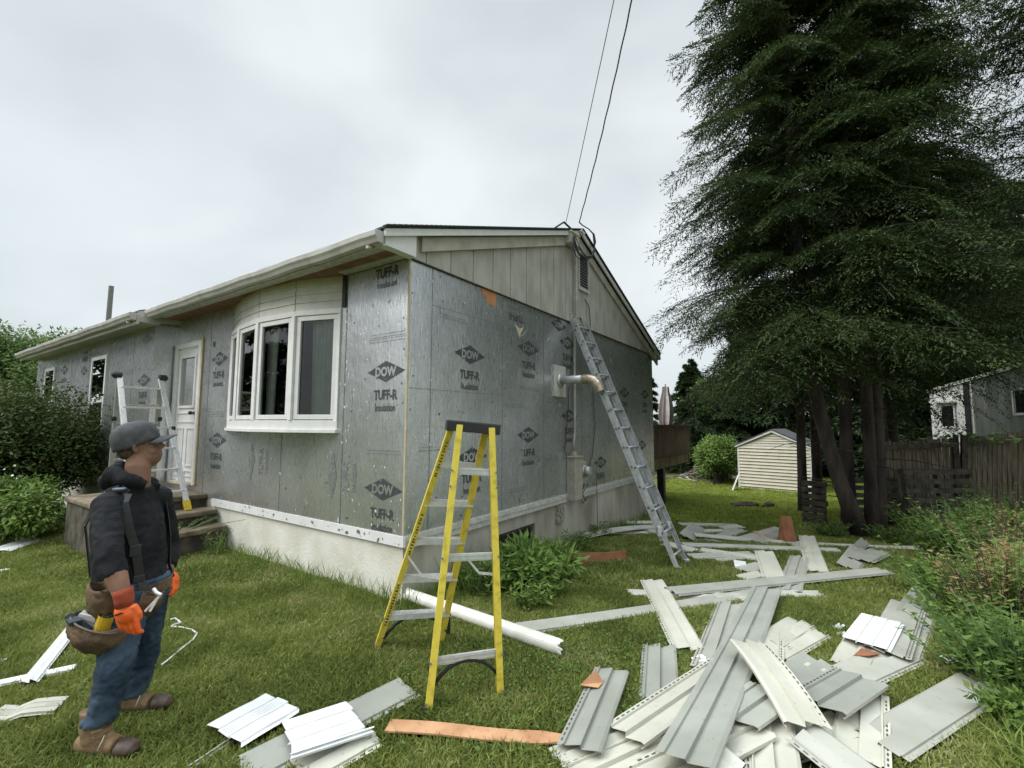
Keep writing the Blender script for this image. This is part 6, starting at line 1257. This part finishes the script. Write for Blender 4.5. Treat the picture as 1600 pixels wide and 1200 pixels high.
mb = MB(); a = w2(158, 992, 2.50); b = w2(164, 962, 2.49); 
mb.tube([a, lerp(a, b, .5), b+V3(.01, 0, .006)], [(.034, .030), (.036, .031), (.036, .031)], 14, cap=False); mb.tube([a, b+V3(.01, 0, .006)], .024, 12, 1); loose(mb, 'tape_roll', [mat('yellow_tool', (.58, .38, .03), .45), hole], 'yellow cylindrical tool sticking out of the man\'s big leather pouch', 'tool')
mb = MB(); a = w2(140, 985, 2.51); b = w2(106, 962, 2.51); mb.bar(a, b, .030, .022); mb.bar(lerp(a, b, .8), w2(118, 974, 2.47), .05, .02); loose(mb, 'hammer', mat('dark_blue_tool', (.03, .045, .065), .4), 'dark blue tool handle at the left lip of the man\'s big pouch', 'tool')
mb = MB(); a = w2(150, 985, 2.53); b = w2(126, 958, 2.54); mb.bar(a, b, .045, .008, up=(0, -1, .3)); mb.bar(w2(150, 968, 2.52), w2(124, 962, 2.52), .01, .03); loose(mb, 'snips', alu, 'shiny metal snips standing in the man\'s big pouch beside the yellow tool', 'tool')
mb = MB(); 
for dx in (0, 7): mb.bar(w2(252-dx*.5, 929+dx*.3, 2.54), w2(226+dx*1.1, 956, 2.50), .012, .007, up=(0, -1, .3))
mb.tube([w2(252, 930, 2.53), w2(244, 926, 2.53), w2(240, 920, 2.54)], .010, 8, 0); loose(mb, 'pliers', alu, 'silver pliers hanging from the small pouch on the man\'s right hip', 'tool')
# ================================================================ GRASS (kept off what lies on it)
def trod(X_, Y_): return np.clip(.82+.9*noise2(X_, Y_, 1.3, 21)*noise2(X_, Y_, 3.1, 22)*3+.25*noise2(X_, Y_, 6, 23), .28, 1)
o = grass('grass', 860000, (-5.8, 7.0), (1.9, 5.0), .026, .070, .0072, trod); o['kind'] = 'stuff'
o = grass('grass', 560000, (-10.5, 13), (5.0, 9.5), .03, .07, .010, trod); o['kind'] = 'stuff'
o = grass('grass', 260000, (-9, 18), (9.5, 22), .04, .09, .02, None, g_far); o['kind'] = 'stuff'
# uncut grass along the foundation, between the weeds and at the right edge
def edge_d(X_, Y_):
    d, u, v = dist_house(X_, Y_); return np.exp(-(d/.22)**2)*np.where(v > 3.3, .5, 1)
o = grass('uncut_grass', 90000, (-6, 5), (3.6, 11), .09, .26, .007, edge_d, g_tall, lean=.45); o['kind'] = 'stuff'
def right_d(X_, Y_): return np.clip((X_-(.93*Y_-.02+.12*np.sin(Y_*3)))*2.2, 0, 1)*(Y_ < 9)
o = grass('uncut_grass', 150000, (2, 9), (1.8, 9), .07, .20, .009, right_d, g_tall, lean=1.1); o['kind'] = 'stuff'
def clov(X_, Y_): return np.clip(noise2(X_, Y_, 1.6, 11)*3-.2, 0, 1)
# clover and broad-leaved weeds in the lawn
def clover(n):
    Xs = rng.uniform(-5, 6, n); Ys = rng.uniform(1.9, 9, n); k_ = (rng.uniform(size=n) < clov(Xs, Ys)+.06) & (dist_house(Xs, Ys)[0] > .05) & ~covered(Xs, Ys) & (np.abs(Xs/Ys) < 1.3); Xs, Ys = Xs[k_], Ys[k_]; k = len(Xs)
    P = np.stack([Xs, Ys, gz(Xs, Ys)+rng.uniform(.02, .045, k)], -1); az = rng.uniform(0, 6.28, k); D = unit(np.stack([np.cos(az), np.sin(az), rng.uniform(-.1, .5, k)], -1))
    return npmesh('clover', leafverts(P, D, rng.uniform(.015, .034, k), rng.uniform(.012, .026, k), np.tile([0, 0, 1.], (k, 1))+rng.normal(size=(k, 3))*.3), 4, leafmat('clover_leaf', (.05, .11, .022), (.15, .25, .06), .5, .25))
clover(70000)['kind'] = 'stuff'
